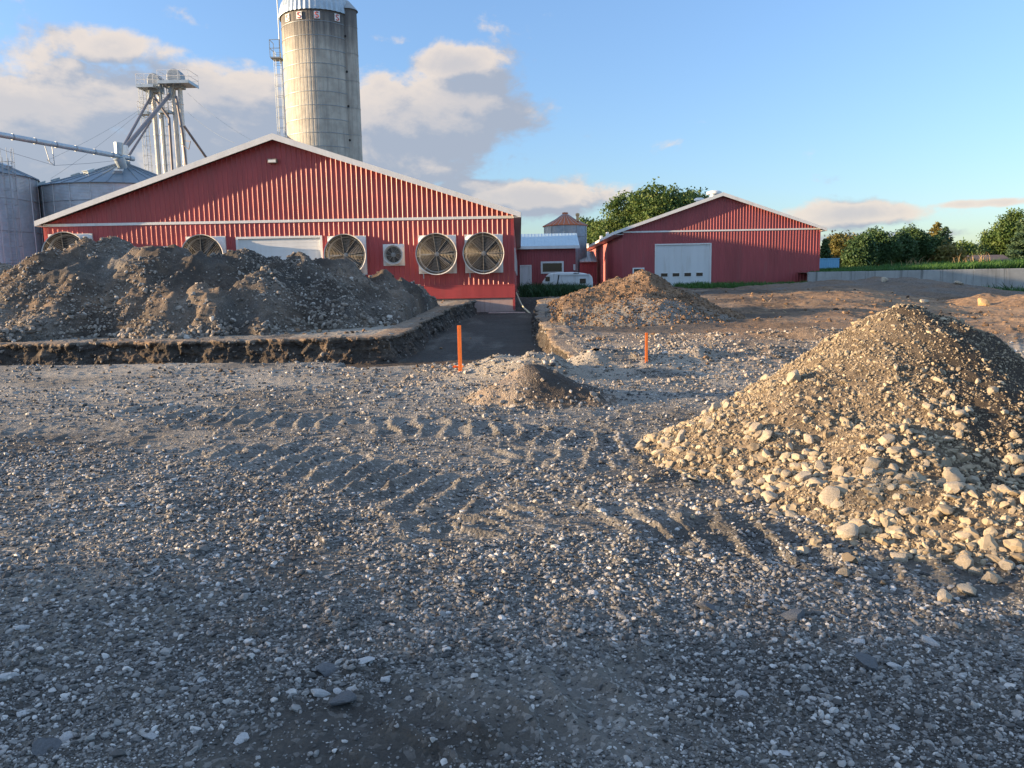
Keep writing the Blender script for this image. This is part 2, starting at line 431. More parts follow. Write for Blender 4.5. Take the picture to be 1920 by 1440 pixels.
def track_mask(x, y):
    o = np.zeros(x.shape)
    for pts, hw, lug, skew, amp in TRACKS:
        P = np.array(pts); best = np.full(x.shape, 1e9)
        for a, b in zip(P[:-1], P[1:]):
            dd = b - a; L = math.hypot(*dd); e = dd / L; s = np.clip((x - a[0]) * e[0] + (y - a[1]) * e[1], 0, L)
            best = np.minimum(best, np.hypot(x - a[0] - e[0] * s, y - a[1] - e[1] * s))
        o = np.maximum(o, (1 - sst(hw * .7, hw * 1.3, best)) * sst(-.35, .15, fbm(x, y, 1.3, 2, 23 + len(pts))))
    return o
def Hs(x, y): return float(H(np.array([x]), np.array([y]))[0])
def soil_of(x, y):
    a = x / np.maximum(y, 1)
    s = (.35 * sst(.06, .15, a) + .65 * sst(.18, .32, a)) * sst(15, 19, y)
    s = np.maximum(s, sst(40, 50, y) * .7)
    s = np.maximum(s, .45 * np.exp(-((x - 5) / 2) ** 2 - ((y - 14.5) / 1.2) ** 2))
    d1, d2 = trench_d(x, y)
    face = ((np.maximum(d1, -1) > -.02) & (y > 17.5)) * .8
    s = np.maximum(s, face)
    s = s + fbm(x, y, 1.5, 4, 31) * .35 * (s > .02)
    return np.clip(s, 0, 1)
def damp_of(x, y):
    d1, d2 = trench_d(x, y)
    t = np.maximum(sst(0, .1, d1), sst(0, .5, d2)) * (1.05 - .35 * sst(.0, .5, fbm(x, y * .3, .6, 4, 36)))
    n = sst(-.02, .4, fbm(x, y, 1.8, 4, 33)) * .75
    n = np.maximum(n, sst(-.25, .3, fbm(x * .4, y, 1.4, 4, 34)) * (.85 - .55 * sst(.3, .45, x / np.maximum(y, 1))) * sst(16, 21, y) * (x > 0))
    return np.clip(np.maximum(t, n), 0, 1)

def pale_of(x, y):
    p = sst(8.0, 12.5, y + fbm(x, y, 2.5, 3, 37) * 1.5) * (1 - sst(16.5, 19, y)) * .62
    p = p + .5 * np.exp(-((x - .1) / 1.1) ** 2 - ((y - 13) / .9) ** 2) + .85 * np.exp(-((x - 2.4) / 1.6) ** 2 - ((y - 14) / 1.1) ** 2)  # berms paled to look sunlit, light put into the colour
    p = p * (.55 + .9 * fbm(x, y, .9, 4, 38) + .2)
    p = np.maximum(p, .36 * sst(.05, .45, fbm(x * .7, y, 1.7, 3, 39)) * (y < 9))
    p = np.maximum(p, .8 * ((x < -2.3) & (x > -6) & (y > 19) & (y < 35)))
    p = np.maximum(p, .5 * sst(.28, .42, x / np.maximum(y, 1)) * sst(15, 20, y) * (.6 + fbm(x * .4, y, 1.5, 3, 46)))  # soil at far right paled, low sun painted into its colour
    d1, d2 = trench_d(x, y); return np.clip(p, 0, 1) * (np.maximum(d1, d2) < 0)
# detailed sheet (denser towards the camera and around the trench face)
ys = [1.0]
while ys[-1] < 64:
    y_ = ys[-1]
    st = y_ * .0042
    if 18.6 < y_ < 20.0: st = .025
    ys.append(y_ + max(st, .006))
ys = np.array(ys)
ud = np.linspace(-.80, .80, 1000)
uo = .80 + (np.linspace(0, 1, 60)[1:] ** 2) * 1.6
us = np.concatenate([-uo[::-1], ud, uo])
UU, YY = np.meshgrid(us, ys)
XX = UU * (YY + .6)
ZZ = H(XX, YY)
nr, nc = XX.shape
V = np.stack([XX, YY, ZZ], -1).reshape(-1, 3)
idx = np.arange(nr * nc).reshape(nr, nc)
Fq = np.stack([idx[:-1, :-1], idx[:-1, 1:], idx[1:, 1:], idx[1:, :-1]], -1).reshape(-1, 4)
g = np_mesh('ground', V, Fq, M['ground'], smooth=True, attrs={'soil': soil_of(XX, YY).ravel(), 'damp_shade': damp_of(XX, YY).ravel(), 'pale': pale_of(XX, YY).ravel()})
tag(g, kind='structure')
# cut banks of the trench: crumbly faces with real relief
BANKS = []
def bank(pts, dens, hseed, wet=.5):
    P = np.array(pts, float); seg = np.hypot(*(P[1:] - P[:-1]).T); cum = np.concatenate([[0], np.cumsum(seg)])
    n = int(cum[-1] / dens); s = np.linspace(0, cum[-1], n)
    px = np.interp(s, cum, P[:, 0]); py = np.interp(s, cum, P[:, 1])
    k = 21; ker = np.ones(k) / k
    px = np.convolve(np.pad(px, k // 2, mode='reflect', reflect_type='odd'), ker, 'valid'); py = np.convolve(np.pad(py, k // 2, mode='reflect', reflect_type='odd'), ker, 'valid')
    tx = np.gradient(px); ty = np.gradient(py); L = np.hypot(tx, ty); tx /= L; ty /= L; nx, ny = ty, -tx
    m_ = 48; tt = np.linspace(0, 1, m_)
    S, T = np.meshgrid(s, tt)
    ztop = H(px - nx * .35, py - ny * .35, False); zbot = H(px + nx * .75, py + ny * .75, False) - .05
    Hh = (ztop - zbot)
    v = np.clip(T / .82, 0, 1); back = np.clip((T - .82) / .18, 0, 1)
    z3 = zbot[None] + Hh[None] * v
    low = .16 + .14 * fbm(S, S * 0, 1.5, 3, hseed) + .07 * fbm(S, z3 * .5, .5, 3, hseed + 1)
    rel = fbm(S, z3 * 1.2 + 5, .28, 4, hseed + 2) * .12 + fbm(S, z3 + 9, .09, 3, hseed + 3) * .045
    rel = rel + np.where(fbm(S, z3 * .8, .45, 2, hseed + 6) > .15, .07, 0) * np.clip(1 - np.abs(v - .5) * 1.2, 0, 1)
    lip = .05 * sst(.75, 1, v) * (1 + fbm(S, S * 0 + 3, .3, 3, hseed + 5) * 2)
    off = low + rel * np.sqrt(np.clip(4 * v * (1.08 - v), 0, 1)) + .28 * (1 - v) ** 2.2 + lip
    off = off * (1 - back) - .55 * back
    X3 = px[None] + nx[None] * off; Y3 = py[None] + ny[None] * off
    gtop = H(X3, Y3, True)
    z3 = np.where(back > 0, np.where(back > .5, gtop + .012 - .05 * (back > .95), np.maximum(ztop[None] + .01 + 0 * off, gtop * (back > .3) - 5 * (back <= .3))), z3)
    z3 = z3 + fbm(X3 * 1.0, Y3, .2, 3, hseed + 7) * .04 * sst(.6, 1, v) * (1 - back)
    V_ = np.stack([X3, Y3, z3], -1).reshape(-1, 3); idx = np.arange(X3.size).reshape(X3.shape)
    Fq = np.stack([idx[:-1, :-1], idx[:-1, 1:], idx[1:, 1:], idx[1:, :-1]], -1).reshape(-1, 4)
    soil = np.clip(.5 + .5 * fbm(S, z3, .8, 3, hseed + 8), .2, 1); dm = np.clip(.55 + wet + .9 * fbm(S, z3 * 1.5, .5, 4, hseed + 9) , 0, 1) * (v < .93)
    o = np_mesh('trench_bank', V_, Fq, M['ground'], None, True, {'soil': (soil * (1 - .5 * back)).ravel(), 'damp_shade': dm.ravel(), 'pale': (back * .4).ravel()})
    tag(o, kind='structure')
    BANKS.append((V_.reshape(m_, n, 3), nx, ny))
bank([(-30, 19.35), (-3.45, 19.35), (-3.28, 22), (-3.25, 24), (-3.0, 30), (-2.3, 35.2)], .022, 160)
bank([(1.75, 37.4), (1.0, 34), (.8, 25), (.9, 19), (1.15, 16.5), (1.38, 14.4), (1.5, 14.0)], .022, 190, .6)
# coarse sheet reaching the horizon, well below the detailed one where they overlap
gx = np.sign(np.linspace(-1, 1, 160)) * (np.abs(np.linspace(-1, 1, 160)) ** 3) * 2500
gy = np.sign(np.linspace(-1, 1, 161)) * (np.abs(np.linspace(-1, 1, 161)) ** 3) * 2500 + 20
GX, GY = np.meshgrid(gx, gy)
GZ = H_base(GX, np.clip(GY, 0, 400))
inside = (GY > .5) & (GY < 66) & (np.abs(GX) < 2.4 * (GY + .6))
GZ = np.where(inside, np.minimum(GZ - .35, -.75), GZ - .02)
idx = np.arange(GX.size).reshape(GX.shape)
Fq = np.stack([idx[:-1, :-1], idx[:-1, 1:], idx[1:, 1:], idx[1:, :-1]], -1).reshape(-1, 4)
g2 = np_mesh('field', np.stack([GX, GY, GZ], -1).reshape(-1, 3), Fq, M['ground'], smooth=True,
             attrs={'soil': np.full(GX.size, .8), 'damp_shade': np.full(GX.size, .1)})
tag(g2, kind='structure')

# ------------------------------------------------------------------ stones
def ico(sub):
    bm = bmesh.new(); bmesh.ops.create_icosphere(bm, subdivisions=sub, radius=1)
    bm.verts.ensure_lookup_table()
    v = np.array([tuple(q.co) for q in bm.verts]); f = np.array([[w.index for w in q.verts] for q in bm.faces]); bm.free(); return v, f
ICO = {1: ico(1), 2: ico(2), 3: ico(3)}
def stone_shape(sub, seed, ang=.25):
    r = np.random.default_rng(seed); v, f = ICO[sub]; v = v.copy()
    # facet by clipping against random planes, then jitter
    for k in range(6 + 5 * sub):
        n = r.normal(size=3); n /= np.linalg.norm(n); d = r.uniform(.48, .84)
        h = v @ n; v = v - np.outer(np.maximum(h - d, 0), n) * .9
    v += r.normal(size=v.shape) * (.06 if sub < 3 else .02)
    v *= np.array([1.0, r.uniform(.6, .95), r.uniform(.4, .75)])
    v /= np.abs(v).max()
    return v, f
SHAPES = {s: [stone_shape(s, 100 * s + i) for i in range(14)] for s in (1, 2, 3)}
def stones(name, P, size, N=None, sub=1, mat=None, parent=None, tone=None, sink=.25, tilt=.35, seed=1, smooth=False):
    """P (n,3) positions; size (n,) half length; N (n,3) surface normals"""
    r = np.random.default_rng(seed); n = len(P)
    if tone is None: tone = np.clip(r.beta(1.6, 2.6, n), 0, 1)
    if N is None: N = np.tile([0, 0, 1.0], (n, 1))
    N = N + r.normal(size=(n, 3)) * tilt; N /= np.linalg.norm(N, axis=1)[:, None]
    A = r.normal(size=(n, 3)); A -= (A * N).sum(1)[:, None] * N; A /= np.linalg.norm(A, axis=1)[:, None]
    B = np.cross(N, A)
    which = r.integers(0, 14, n); Vs = []; Fs = []; Ts = []; base = 0
    for k in range(14):
        i = np.where(which == k)[0]
        if not len(i): continue
        v, f = SHAPES[sub][k]
        st = r.uniform(.75, 1.2, (len(i), 3))
        sv = v[None] * st[:, None, :] * size[i][:, None, None]
        W = sv[..., 0:1] * A[i][:, None] + sv[..., 1:2] * B[i][:, None] + sv[..., 2:3] * N[i][:, None]
        h = v[:, 2].max() * size[i]
        W = W + P[i][:, None] + np.array([0, 0, 1.0]) * (h * (1 - 2 * sink))[:, None, None]
        Vs.append(W.reshape(-1, 3)); nv = len(v)
        Fs.append((f[None] + (np.arange(len(i)) * nv)[:, None, None]).reshape(-1, 3) + base); base += nv * len(i)
        Ts.append(np.repeat(tone[i], nv))
    return np_mesh(name, np.concatenate(Vs), np.concatenate(Fs), mat, parent, smooth, {'tone': np.concatenate(Ts)})
def in_trench(x, y):
    d1, d2 = trench_d(x, y); return np.maximum(d1, d2) > -.02

# fine gravel of the yard: density falls with distance
def scatter_ground(n, y0, y1, k, um=.82, seed=3, smin=.5):
    r = np.random.default_rng(seed)
    y = y0 * (y1 / y0) ** r.random(n); u = r.uniform(-um, um, n); x = u * (y + .4)
    s = k * y * np.exp(r.normal(size=n) * .42)
    return x, y, s, r
def lay(name, n, y0, y1, k, mat, sub, seed, lab, cat, cover=0.0, um=.82, tr=.15, smax=.06, tonep=(1.5, 3.2)):
    x, y, s, r = scatter_ground(n, y0, y1, k, um, seed)
    patch = fbm(x, y, 1.1, 4, 40 + seed) + .8 * fbm(x, y, 3.0, 3, 45)
    keep = patch + r.normal(size=n) * .25 > cover - .45 * (1 - sst(4.5, 8, y))
    keep &= r.random(n) < 1 - .8 * track_mask(x, y)
    keep &= r.random(n) < 1 - .78 * sst(4.5, 9.5, y + fbm(x, y, 2, 2, 44) * 2)
    keep &= (~in_trench(x, y)) | (r.random(n) < tr)
    x, y, s = x[keep], y[keep], np.minimum(s[keep], smax)
    P = np.stack([x, y, H(x, y)], 1)
    t = np.clip(r.beta(tonep[0], tonep[1], len(x)), 0, 1)
    o = stones(name, P, s, None, sub, mat, None, t, .30, .30, seed)
    return tag(o, lab, cat, kind='stuff')
lay('fine_gravel', 190000, 2.0, 17, .0017, M['stone'], 1, 3, 'fine grey gravel covering the shaded yard in the foreground', 'gravel', -.3, tonep=(.8, 1.5))
lay('gravel_chips', 26000, 1.9, 7.5, .0036, M['stone'], 2, 6, 'dark and pale chips of crushed stone on the nearest part of the yard', 'gravel', -.05, smax=.022, tonep=(.8, 1.1))
lay('coarse_gravel', 34000, 2.0, 19, .0027, M['stone'], 2, 4, 'coarser grey stones strewn among the fine gravel of the yard', 'gravel', -.0, smax=.028, tonep=(1.0, 1.7))
lay('soil_clods', 22000, 13.5, 60, .0020, M['stone_b'], 1, 5, 'brown clods and crumbs scattered over the graded soil behind the trench', 'clods', -.1, um=.8, tr=.04, smax=.09)
# ------------------------------------------------------------------ mounds of soil and gravel
def smax(zs, k):
    zs = np.stack(zs); m_ = zs.max(0); return m_ + np.log(np.exp((zs - m_) / k).sum(0)) * k
def pile_fn(peaks, slope, seed, warp=.6, ws=1.6, rough=.10, rs=.7, k=.10, gully=0.0, fine=.02, fs=.12):
    pk = [(a, b, c, (d[0] if d else slope)) for a, b, c, *d in peaks]
    def fn(x, y):
        wx = fbm(x, y, ws, 3, seed) * warp + fbm(x, y, ws * .3, 3, seed + .5) * warp * .25
        wy = fbm(x, y, ws, 3, seed + 1) * warp + fbm(x, y, ws * .3, 3, seed + 1.5) * warp * .25
        zs = [c - s * (np.sqrt((x + wx - a) ** 2 + (y + wy - b) ** 2 + .04) - .2) for a, b, c, s in pk]
        z = smax(zs, k)
        z = z + fbm(x, y, rs, 5, seed + 2) * rough + fbm(x, y, fs, 4, seed + 3) * fine
        if gully: z = z - gully * np.maximum(0, fbm(x, y * .45, .9, 3, seed + 4)) ** 1.0
        return z
    return fn
def mound(name, label, cat, fn, bb, res, mat, soil=0.5, damp_shade=None, group=None, skirt=None):
    x = np.arange(bb[0], bb[1], res); y = np.arange(bb[2], bb[3], res)
    Xg, Yg = np.meshgrid(x, y); Zp = fn(Xg, Yg); Zt = H(Xg, Yg, False)
    ex = np.minimum(np.minimum(Xg - bb[0], bb[1] - Xg), np.minimum(Yg - bb[2], bb[3] - Yg))
    Zp = Zp - 3 * np.maximum(0, .35 - ex)
    Zc = np.maximum(Zp, Zt - .12)
    nrr, ncc = Xg.shape; idx = np.arange(nrr * ncc).reshape(nrr, ncc)
    up = (Zp > Zt - .10)
    keep = up[:-1, :-1] | up[:-1, 1:] | up[1:, 1:] | up[1:, :-1]
    Fq = np.stack([idx[:-1, :-1], idx[:-1, 1:], idx[1:, 1:], idx[1:, :-1]], -1)[keep]
    used = np.unique(Fq); remap = np.full(nrr * ncc, -1); remap[used] = np.arange(len(used))
    Vv = np.stack([Xg, Yg, Zc], -1).reshape(-1, 3)[used]
    sl = fbm(Vv[:, 0], Vv[:, 1], 1.1, 4, 51) * .6 + soil if not callable(soil) else soil(Vv)
    dm = np.clip(fbm(Vv[:, 0], Vv[:, 1], 1.4, 4, 52) * .9 + .12, 0, 1) if damp_shade is None else damp_shade(Vv)
    o = np_mesh(name, Vv, remap[Fq], mat, None, True, {'soil': np.clip(sl, 0, 1), 'damp_shade': dm, 'pale': np.zeros(len(dm))})
    return tag(o, label, cat, group)
def on_mound(fn, bb, n, seed, margin=-.02, dens=None):
    r = np.random.default_rng(seed)
    x = r.uniform(bb[0], bb[1], n); y = r.uniform(bb[2], bb[3], n)
    z = fn(x, y); k = z > H(x, y, False) + margin
    if dens is not None: k &= r.random(n) < dens(x, y, z)
    x, y, z = x[k], y[k], z[k]; e = .08
    gx_ = (fn(x + e, y) - fn(x - e, y)) / (2 * e); gy_ = (fn(x, y + e) - fn(x, y - e)) / (2 * e)
    Nn = np.stack([-gx_, -gy_, np.ones_like(x)], 1); Nn /= np.linalg.norm(Nn, axis=1)[:, None]
    return np.stack([x, y, z], 1), Nn, r

def pk(px, py, Y, s=None):
    p = at(px, py, Y); return (p.x, p.y, p.z) + ((s,) if s else ())

# --- the long spoil heap on the left
LP = [pk(94, 462, 23.9), pk(140, 456, 24.3), pk(52, 494, 23.4), pk(-260, 490, 24.5), pk(-120, 505, 23.5), pk(20, 535, 22.9), pk(110, 474, 24), pk(163, 445, 24.6), pk(214, 442, 24.9), pk(285, 462, 24.2),
      pk(345, 464, 24.9), pk(430, 462, 25.0), pk(380, 472, 24.0), pk(500, 479, 24.9), pk(560, 476, 25.4), pk(620, 483, 26), pk(700, 503, 27.0),
      pk(745, 517, 28.4), pk(788, 536, 30),
      pk(497, 498, 23.3, .8), pk(250, 482, 23.6, .8), pk(120, 530, 22.3, .8), pk(150, 510, 22.9, .8), pk(395, 530, 22.2, .8), pk(330, 550, 21.8, .75), pk(600, 518, 24.0), pk(660, 536, 24.9)]
lp_fn = pile_fn(LP, .78, 61, .50, 1.5, .19, .8, .05, .22, .10, .26)
lp_raw = lp_fn
def lp_fn(x, y):
    d1, d2 = trench_d(x, y); return lp_raw(x, y) - 6 * np.maximum(0, np.maximum(d1, d2) + .5)
lp_bb = (-27, -2.2, 19.5, 33.2)
def lp_damp(v):
    return np.clip(fbm(v[:, 0], v[:, 1], 1.3, 4, 52) * 1.0 + .74, 0, 1)
mound('spoil_heap', 'long dark grey-brown heap of excavated soil and gravel in front of the big barn', 'soil heap', lp_fn, lp_bb, .045, M['ground'], .42, lp_damp)
spoil = bpy.data.objects['spoil_heap']
def lp_dens(x, y, z):
    hgt = z - H(x, y, False)
    return np.clip(.30 + 1.1 * fbm(x, y, 1.3, 3, 63) + .9 * np.exp(-hgt / .45), .06, 1) * np.where(y > 26.5, .35, 1)
P, Nn, r = on_mound(lp_fn, lp_bb, 90000, 11, -.02, lp_dens)
s = np.minimum(.025 * np.exp(r.normal(size=len(P)) * .5) * (1 + 1.0 * np.exp(-(P[:, 2] - .35) / .35)), .10)
tag(stones('loose_stones', P, s, Nn, 1, M['stone_d'], spoil, np.clip(r.beta(1.5, 2.0, len(P)), 0, 1), .25, .5, 12), kind='stuff')

# --- second heap at the left edge, further back
p2 = pile_fn([pk(-60, 470, 31), pk(5, 492, 31), pk(-150, 480, 31)], .72, 71, .4, 1.5, .12, .8, .08, 0, .03)
mound('spoil_heap', 'dark soil heap partly seen at the left edge of the photo below the grain bin', 'soil heap', p2, (-27, -17.5, 27.5, 34.5), .08, M['ground'], .3)
o2 = bpy.data.objects['spoil_heap.001']
P, Nn, r = on_mound(p2, (-27, -17.5, 27.5, 34.5), 6000, 13)
tag(stones('loose_stones', P, .03 * np.exp(r.normal(size=len(P)) * .4), Nn, 1, M['stone_d'], o2, None, .3, .4, 14), kind='stuff')

# --- near coarse gravel pile, right
gz0 = 0
GP = [pk(1600, 905, 5.3, .42), pk(1720, 912, 4.95, .42), pk(1850, 935, 4.75, .42), pk(1970, 945, 4.6, .42), pk(1800, 995, 4.85, .42), pk(1910, 1010, 4.7, .4), pk(1560, 905, 5.9, .42), pk(1700, 935, 5.45, .44), pk(1850, 900, 5.5, .45), pk(1930, 960, 5.1, .42), pk(2060, 960, 5.1, .4), pk(1690, 574, 7.6, .72), pk(1745, 598, 7.5, .68), pk(1640, 628, 7.4, .66), pk(1830, 690, 7.1, .6), pk(1540, 700, 7.1, .60), pk(1800, 765, 6.5, .56), pk(1660, 800, 6.1, .52), pk(1400, 772, 7.0, .5)]
gp_fn = pile_fn(GP, .62, 81, .14, .9, .055, .35, .035, 0, .022, .09)
gp_bb = (.6, 7.4, 2.9, 10.6)
def gp_soil(v): return np.clip(.45 + fbm(v[:, 0], v[:, 1], .7, 3, 83) * .6, .15, .9)
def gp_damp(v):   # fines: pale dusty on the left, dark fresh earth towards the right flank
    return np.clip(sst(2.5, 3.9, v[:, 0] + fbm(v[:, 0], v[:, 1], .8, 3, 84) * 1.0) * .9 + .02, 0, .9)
def dusty_mat():
    m_, t = newmat('dusty_gravel_fines'); p = t.geo()
    nm = t.noise(p, 9, 8, .7); nf = t.noise(p, 80, 5, .75)
    c = t.mix(t.ramp(nm, .3, .7), (.12, .092, .064), (.27, .215, .155))
    c = t.mix(t.attr('damp_shade'), c, (.05, .042, .035))
    c = t.mix(t.math('MULTIPLY', t.ramp(nf, .5, .8), .4), c, (.10, .08, .06))
    t.bsdf(Base_Color=c, Roughness=.95, Specular_IOR_Level=.2, Normal=t.bump(t.math('ADD', nm, nf), .9, .02)); return m_
M['fines'] = dusty_mat()
mound('gravel_pile', 'tall near pile of coarse cream gravel and stones lit by low sun on the right', 'gravel pile', gp_fn, gp_bb, .018, M['fines'], gp_soil, gp_damp)
gpile = bpy.data.objects['gravel_pile']
def gp_dens(x, y, z):
    base = np.clip(1 - np.maximum(x - 2.9, 0) * .35 + .55 * fbm(x, y, .6, 3, 85), .3, 1); return base
P, Nn, r = on_mound(gp_fn, gp_bb, 62000, 21, -.01, gp_dens)
s = .0105 * np.exp(r.normal(size=len(P)) * .45)
tag(stones('small_stones', P, s, Nn, 2, M['stone_w'], gpile, np.clip(r.beta(2, 2, len(P)), 0, 1), .3, .5, 22), kind='stuff')
P, Nn, r = on_mound(gp_fn, gp_bb, 150000, 27, -.01, lambda x, y, z: np.clip(.75 + .6 * fbm(x, y, .5, 3, 86), .3, 1))
s = .0055 * np.exp(r.normal(size=len(P)) * .45)
tag(stones('grit', P, s, Nn, 1, M['stone_w'], gpile, np.clip(r.beta(1.1, 2.8, len(P)), 0, 1), .2, .6, 28), kind='stuff')
P, Nn, r = on_mound(gp_fn, gp_bb, 11000, 23, -.01, gp_dens)
hgt = P[:, 2]; keep = r.random(len(P)) < np.clip(1.1 - hgt * .75, .25, 1); P, Nn = P[keep], Nn[keep]
s = np.clip(.026 * np.exp(r.normal(size=len(P)) * .36) * (1.3 - .7 * np.clip(P[:, 2], 0, 1.2)), .010, .07)
tag(stones('coarse_stones', P, s, Nn, 2, M['stone_w'], gpile, np.clip(r.beta(2.2, 1.9, len(P)), 0, 1), .32, .5, 24, False), kind='stuff')
# apron of rolled stones around its foot
r = np.random.default_rng(31); n = 5200
th = r.uniform(-2.9, -.1, n); rad = 1.6 + 2.2 * r.random(n)
x = 3.55 + np.cos(th) * rad * 1.12; y = 7.4 + np.sin(th) * rad * 1.12
gap_ = H(x, y, False) - gp_fn(x, y); kk = (gap_ > -.04) & (r.random(n) < np.exp(-np.maximum(gap_, 0) / .10))
x, y = x[kk], y[kk]
P = np.stack([x, y, H(x, y)], 1); s = np.clip(.016 * np.exp(r.normal(size=len(P)) * .6), .006, .055)
tag(stones('apron_stones', P, s, None, 2, M['stone_w'], gpile, np.clip(r.beta(2, 2.2, len(P)), 0, 1), .25, .35, 32), kind='stuff')

# --- individual rocks (shared meshes)
def rock_mesh(i, mat):
    v, f = stone_shape(3, 900 + i)
    v = v * (1 + .05 * fbm(v[:, 0] * 3 + i, v[:, 1] * 3 + v[:, 2] * 2, 1, 3, i)[:, None])
    me = bpy.data.meshes.new('rock'); me.from_pydata(v.tolist(), [], f.tolist()); me.update()
    me.polygons.foreach_set("use_smooth", [True] * len(f)); me.set_sharp_from_angle(angle=R(28))
    me.materials.append(mat); return me
RM = [rock_mesh(i, M['rock']) for i in range(9)]
RW = [rock_mesh(20 + i, M['rock_white']) for i in range(4)]
RD = [rock_mesh(30 + i, M['rock_dark']) for i in range(3)]
RO = rock_mesh(5, M['rock_ochre'])
def rock(me, p, s, nrm=(0, 0, 1), label='', group=None, sink=.3, flat=1.0, cat='rock', rr=random):
    o = bpy.data.objects.new('rock', me); COL.objects.link(o)
    n_ = Vector(nrm) + Vector((rr.gauss(0, .25), rr.gauss(0, .25), rr.gauss(0, .25))); n_.normalize()
    q = n_.to_track_quat('Z', 'Y'); q = q @ Matrix.Rotation(rr.uniform(0, 6.28), 3, 'Z').to_quaternion()
    o.rotation_mode = 'QUATERNION'; o.rotation_quaternion = q; o.scale = (s, s, s * flat)
    o.location = Vector(p) + Vector((0, 0, s * .5 * flat * (1 - 2 * sink)))
    return tag(o, label, cat, group)
# the biggest rocks of the near pile, mostly around its foot
P, Nn, r = on_mound(gp_fn, (1.0, 5.6, 3.3, 8.0), 3000, 41, -.03)
order = r.random(len(P)) < np.clip(.95 - P[:, 2] * 1.1, .05, 1)
P, Nn = P[order], Nn[order]
chosen = []
for p_, n_ in zip(P, Nn):
    s = float(np.clip(r.normal(.055, .016) - .022 * p_[2], .032, .10))
    if all((p_[0] - c[0]) ** 2 + (p_[1] - c[1]) ** 2 > (.8 * (s + c[2])) ** 2 for c in chosen):
        chosen.append((p_[0], p_[1], s, p_, n_))
    if len(chosen) >= 170: break
ZN = [('low on the front foot of the near gravel pile', 'rocks at the foot of the near gravel pile'),
      ('halfway up the near gravel pile', 'rocks halfway up the near gravel pile'),
      ('high up on the near gravel pile', 'rocks high on the near gravel pile')]
for i, (a, b, s, p_, n_) in enumerate(chosen):
    hz = p_[2]; q = 0 if hz < .28 else (1 if hz < .75 else 2)
    rock(RM[i % 9], p_, s, n_, 'pale tan rounded rock lying ' + ZN[q][0], ZN[q][1], .25)
for px, py, s in [(1500, 1030, .05), (1557, 1029, .045), (1607, 1049, .03), (1690, 1046, .06), (1772, 1119, .055), (1815, 1107, .05), (1860, 1085, .055), (1885, 1068, .05), (1828, 1070, .045), (1222, 826, .10), (1350, 950, .05), (1450, 965, .05), (1310, 955, .03), (1582, 1072, .04)]:
    x, y = gp(px, py); rock(RM[(px + py) % 9], (x, y, Hs(x, y)), s, (0, 0, 1), 'pale tan rock that rolled clear of the near gravel pile', 'rocks rolled clear of the near gravel pile', .2)
x, y = gp(1222, 826)
# stones seen one by one in the yard
flatw = 'white stone lying alone in the shaded gravel yard'
W = [(265, 912, .075, .35), (205, 955, .06, .35), (229, 951, .075, .5), (65, 1003, .06, .5), (262, 1067, .05, .5), (292, 1068, .06, .35), (212, 1170, .06, .6), (10, 1276, .10, .5), (41, 1182, .07, .4),
     (288, 1240, .04, .7), (378, 1276, .05, .8), (601, 1303, .085, .45), (635, 1296, .05, .7), (658, 1295, .04, .8), (683, 1248, .09, .35), (725, 1274, .07, .35), (506, 1003, .06, .4), (555, 1003, .06, .5),
     (280, 1378, .06, .7), (44, 1332, .045, .7), (452, 1382, .055, .6), (708, 1034, .04, .6), (791, 1042, .05, .45), (1427, 1124, .07, .4), (1745, 1196, .09, .35), (1610, 1196, .08, .35), (1500, 1222, .045, .8),
     (1525, 1300, .045, .8), (1392, 1298, .055, .5), (1467, 1400, .065, .5), (1210, 1193, .06, .3), (1112, 1110, .06, .4), (1025, 1078, .05, .4), (1682, 1243, .08, .3), (1680, 1356, .045, .7), (120, 1380, .06, .4)]
def where(px, py):
    a = 'left' if px < 500 else ('middle' if px < 1150 else 'right')
    b = 'bottom edge' if py > 1260 else ('near part' if py > 1120 else 'mid part')
    return a, b
for px, py, s, fl in W:
    x, y = gp(px, py); a, b = where(px, py)
    rock(RW[px % 4], (x, y, Hs(x, y)), s * .55, (0, 0, 1), 'pale white stone in the shaded gravel, %s of the yard, %s' % (b, {'left': 'left side', 'middle': 'centre', 'right': 'right side'}[a]),
         'white stones in the yard, %s %s' % (a, b), .32, max(fl, .6))
for px, py, s, lab in [(614, 1257, .075, 'large dark slate rock beside two white stones at the bottom centre of the yard'), (645, 1318, .06, 'small dark slate rock just below a white stone at the bottom centre'),
                       (88, 1396, .07, 'long dark slate slab near the bottom left corner of the yard'), (1327, 1133, .06, 'dark rounded rock left of a white stone right of centre in the yard'),
                       (1485, 1147, .075, 'tall dark angular rock among gravel on the right of the yard'), (1630, 1240, .075, 'flat brownish slab pointing up-left on the right of the yard')]:
    x, y = gp(px, py); rock(RD[px % 3], (x, y, Hs(x, y)), s, (0, 0, 1), lab, None, .3, .7)

# --- small mound in the middle
mp = [pk(1005, 686, 10.7, .62), pk(1030, 708, 10.6, .55), pk(962, 722, 10.5, .5), pk(1080, 728, 10.4, .4)]
m_fn = pile_fn(mp, .55, 91, .18, .7, .04, .4, .05, 0, .015, .09)
m_bb = (-1.2, 2.2, 8.6, 12.4)
mound('dirt_mound', 'small dark mound of soil and stones near the middle, right of the nearest orange stake', 'soil mound', m_fn, m_bb, .02, M['ground'], .3, lambda v: np.clip(sst(-.1, .25, v[:, 0]) * 1.0 - .6 * (v[:, 2] < .06), 0, 1))  # right side darkened: its shade is put into the colour
bpy.data.objects['dirt_mound'].data.attributes['pale'].data.foreach_set('value', np.array([.45 if v.co.x < -.05 else 0 for v in bpy.data.objects['dirt_mound'].data.vertices], dtype=np.float32))  # left side paled: sunlight painted into the colour
mo = bpy.data.objects['dirt_mound']
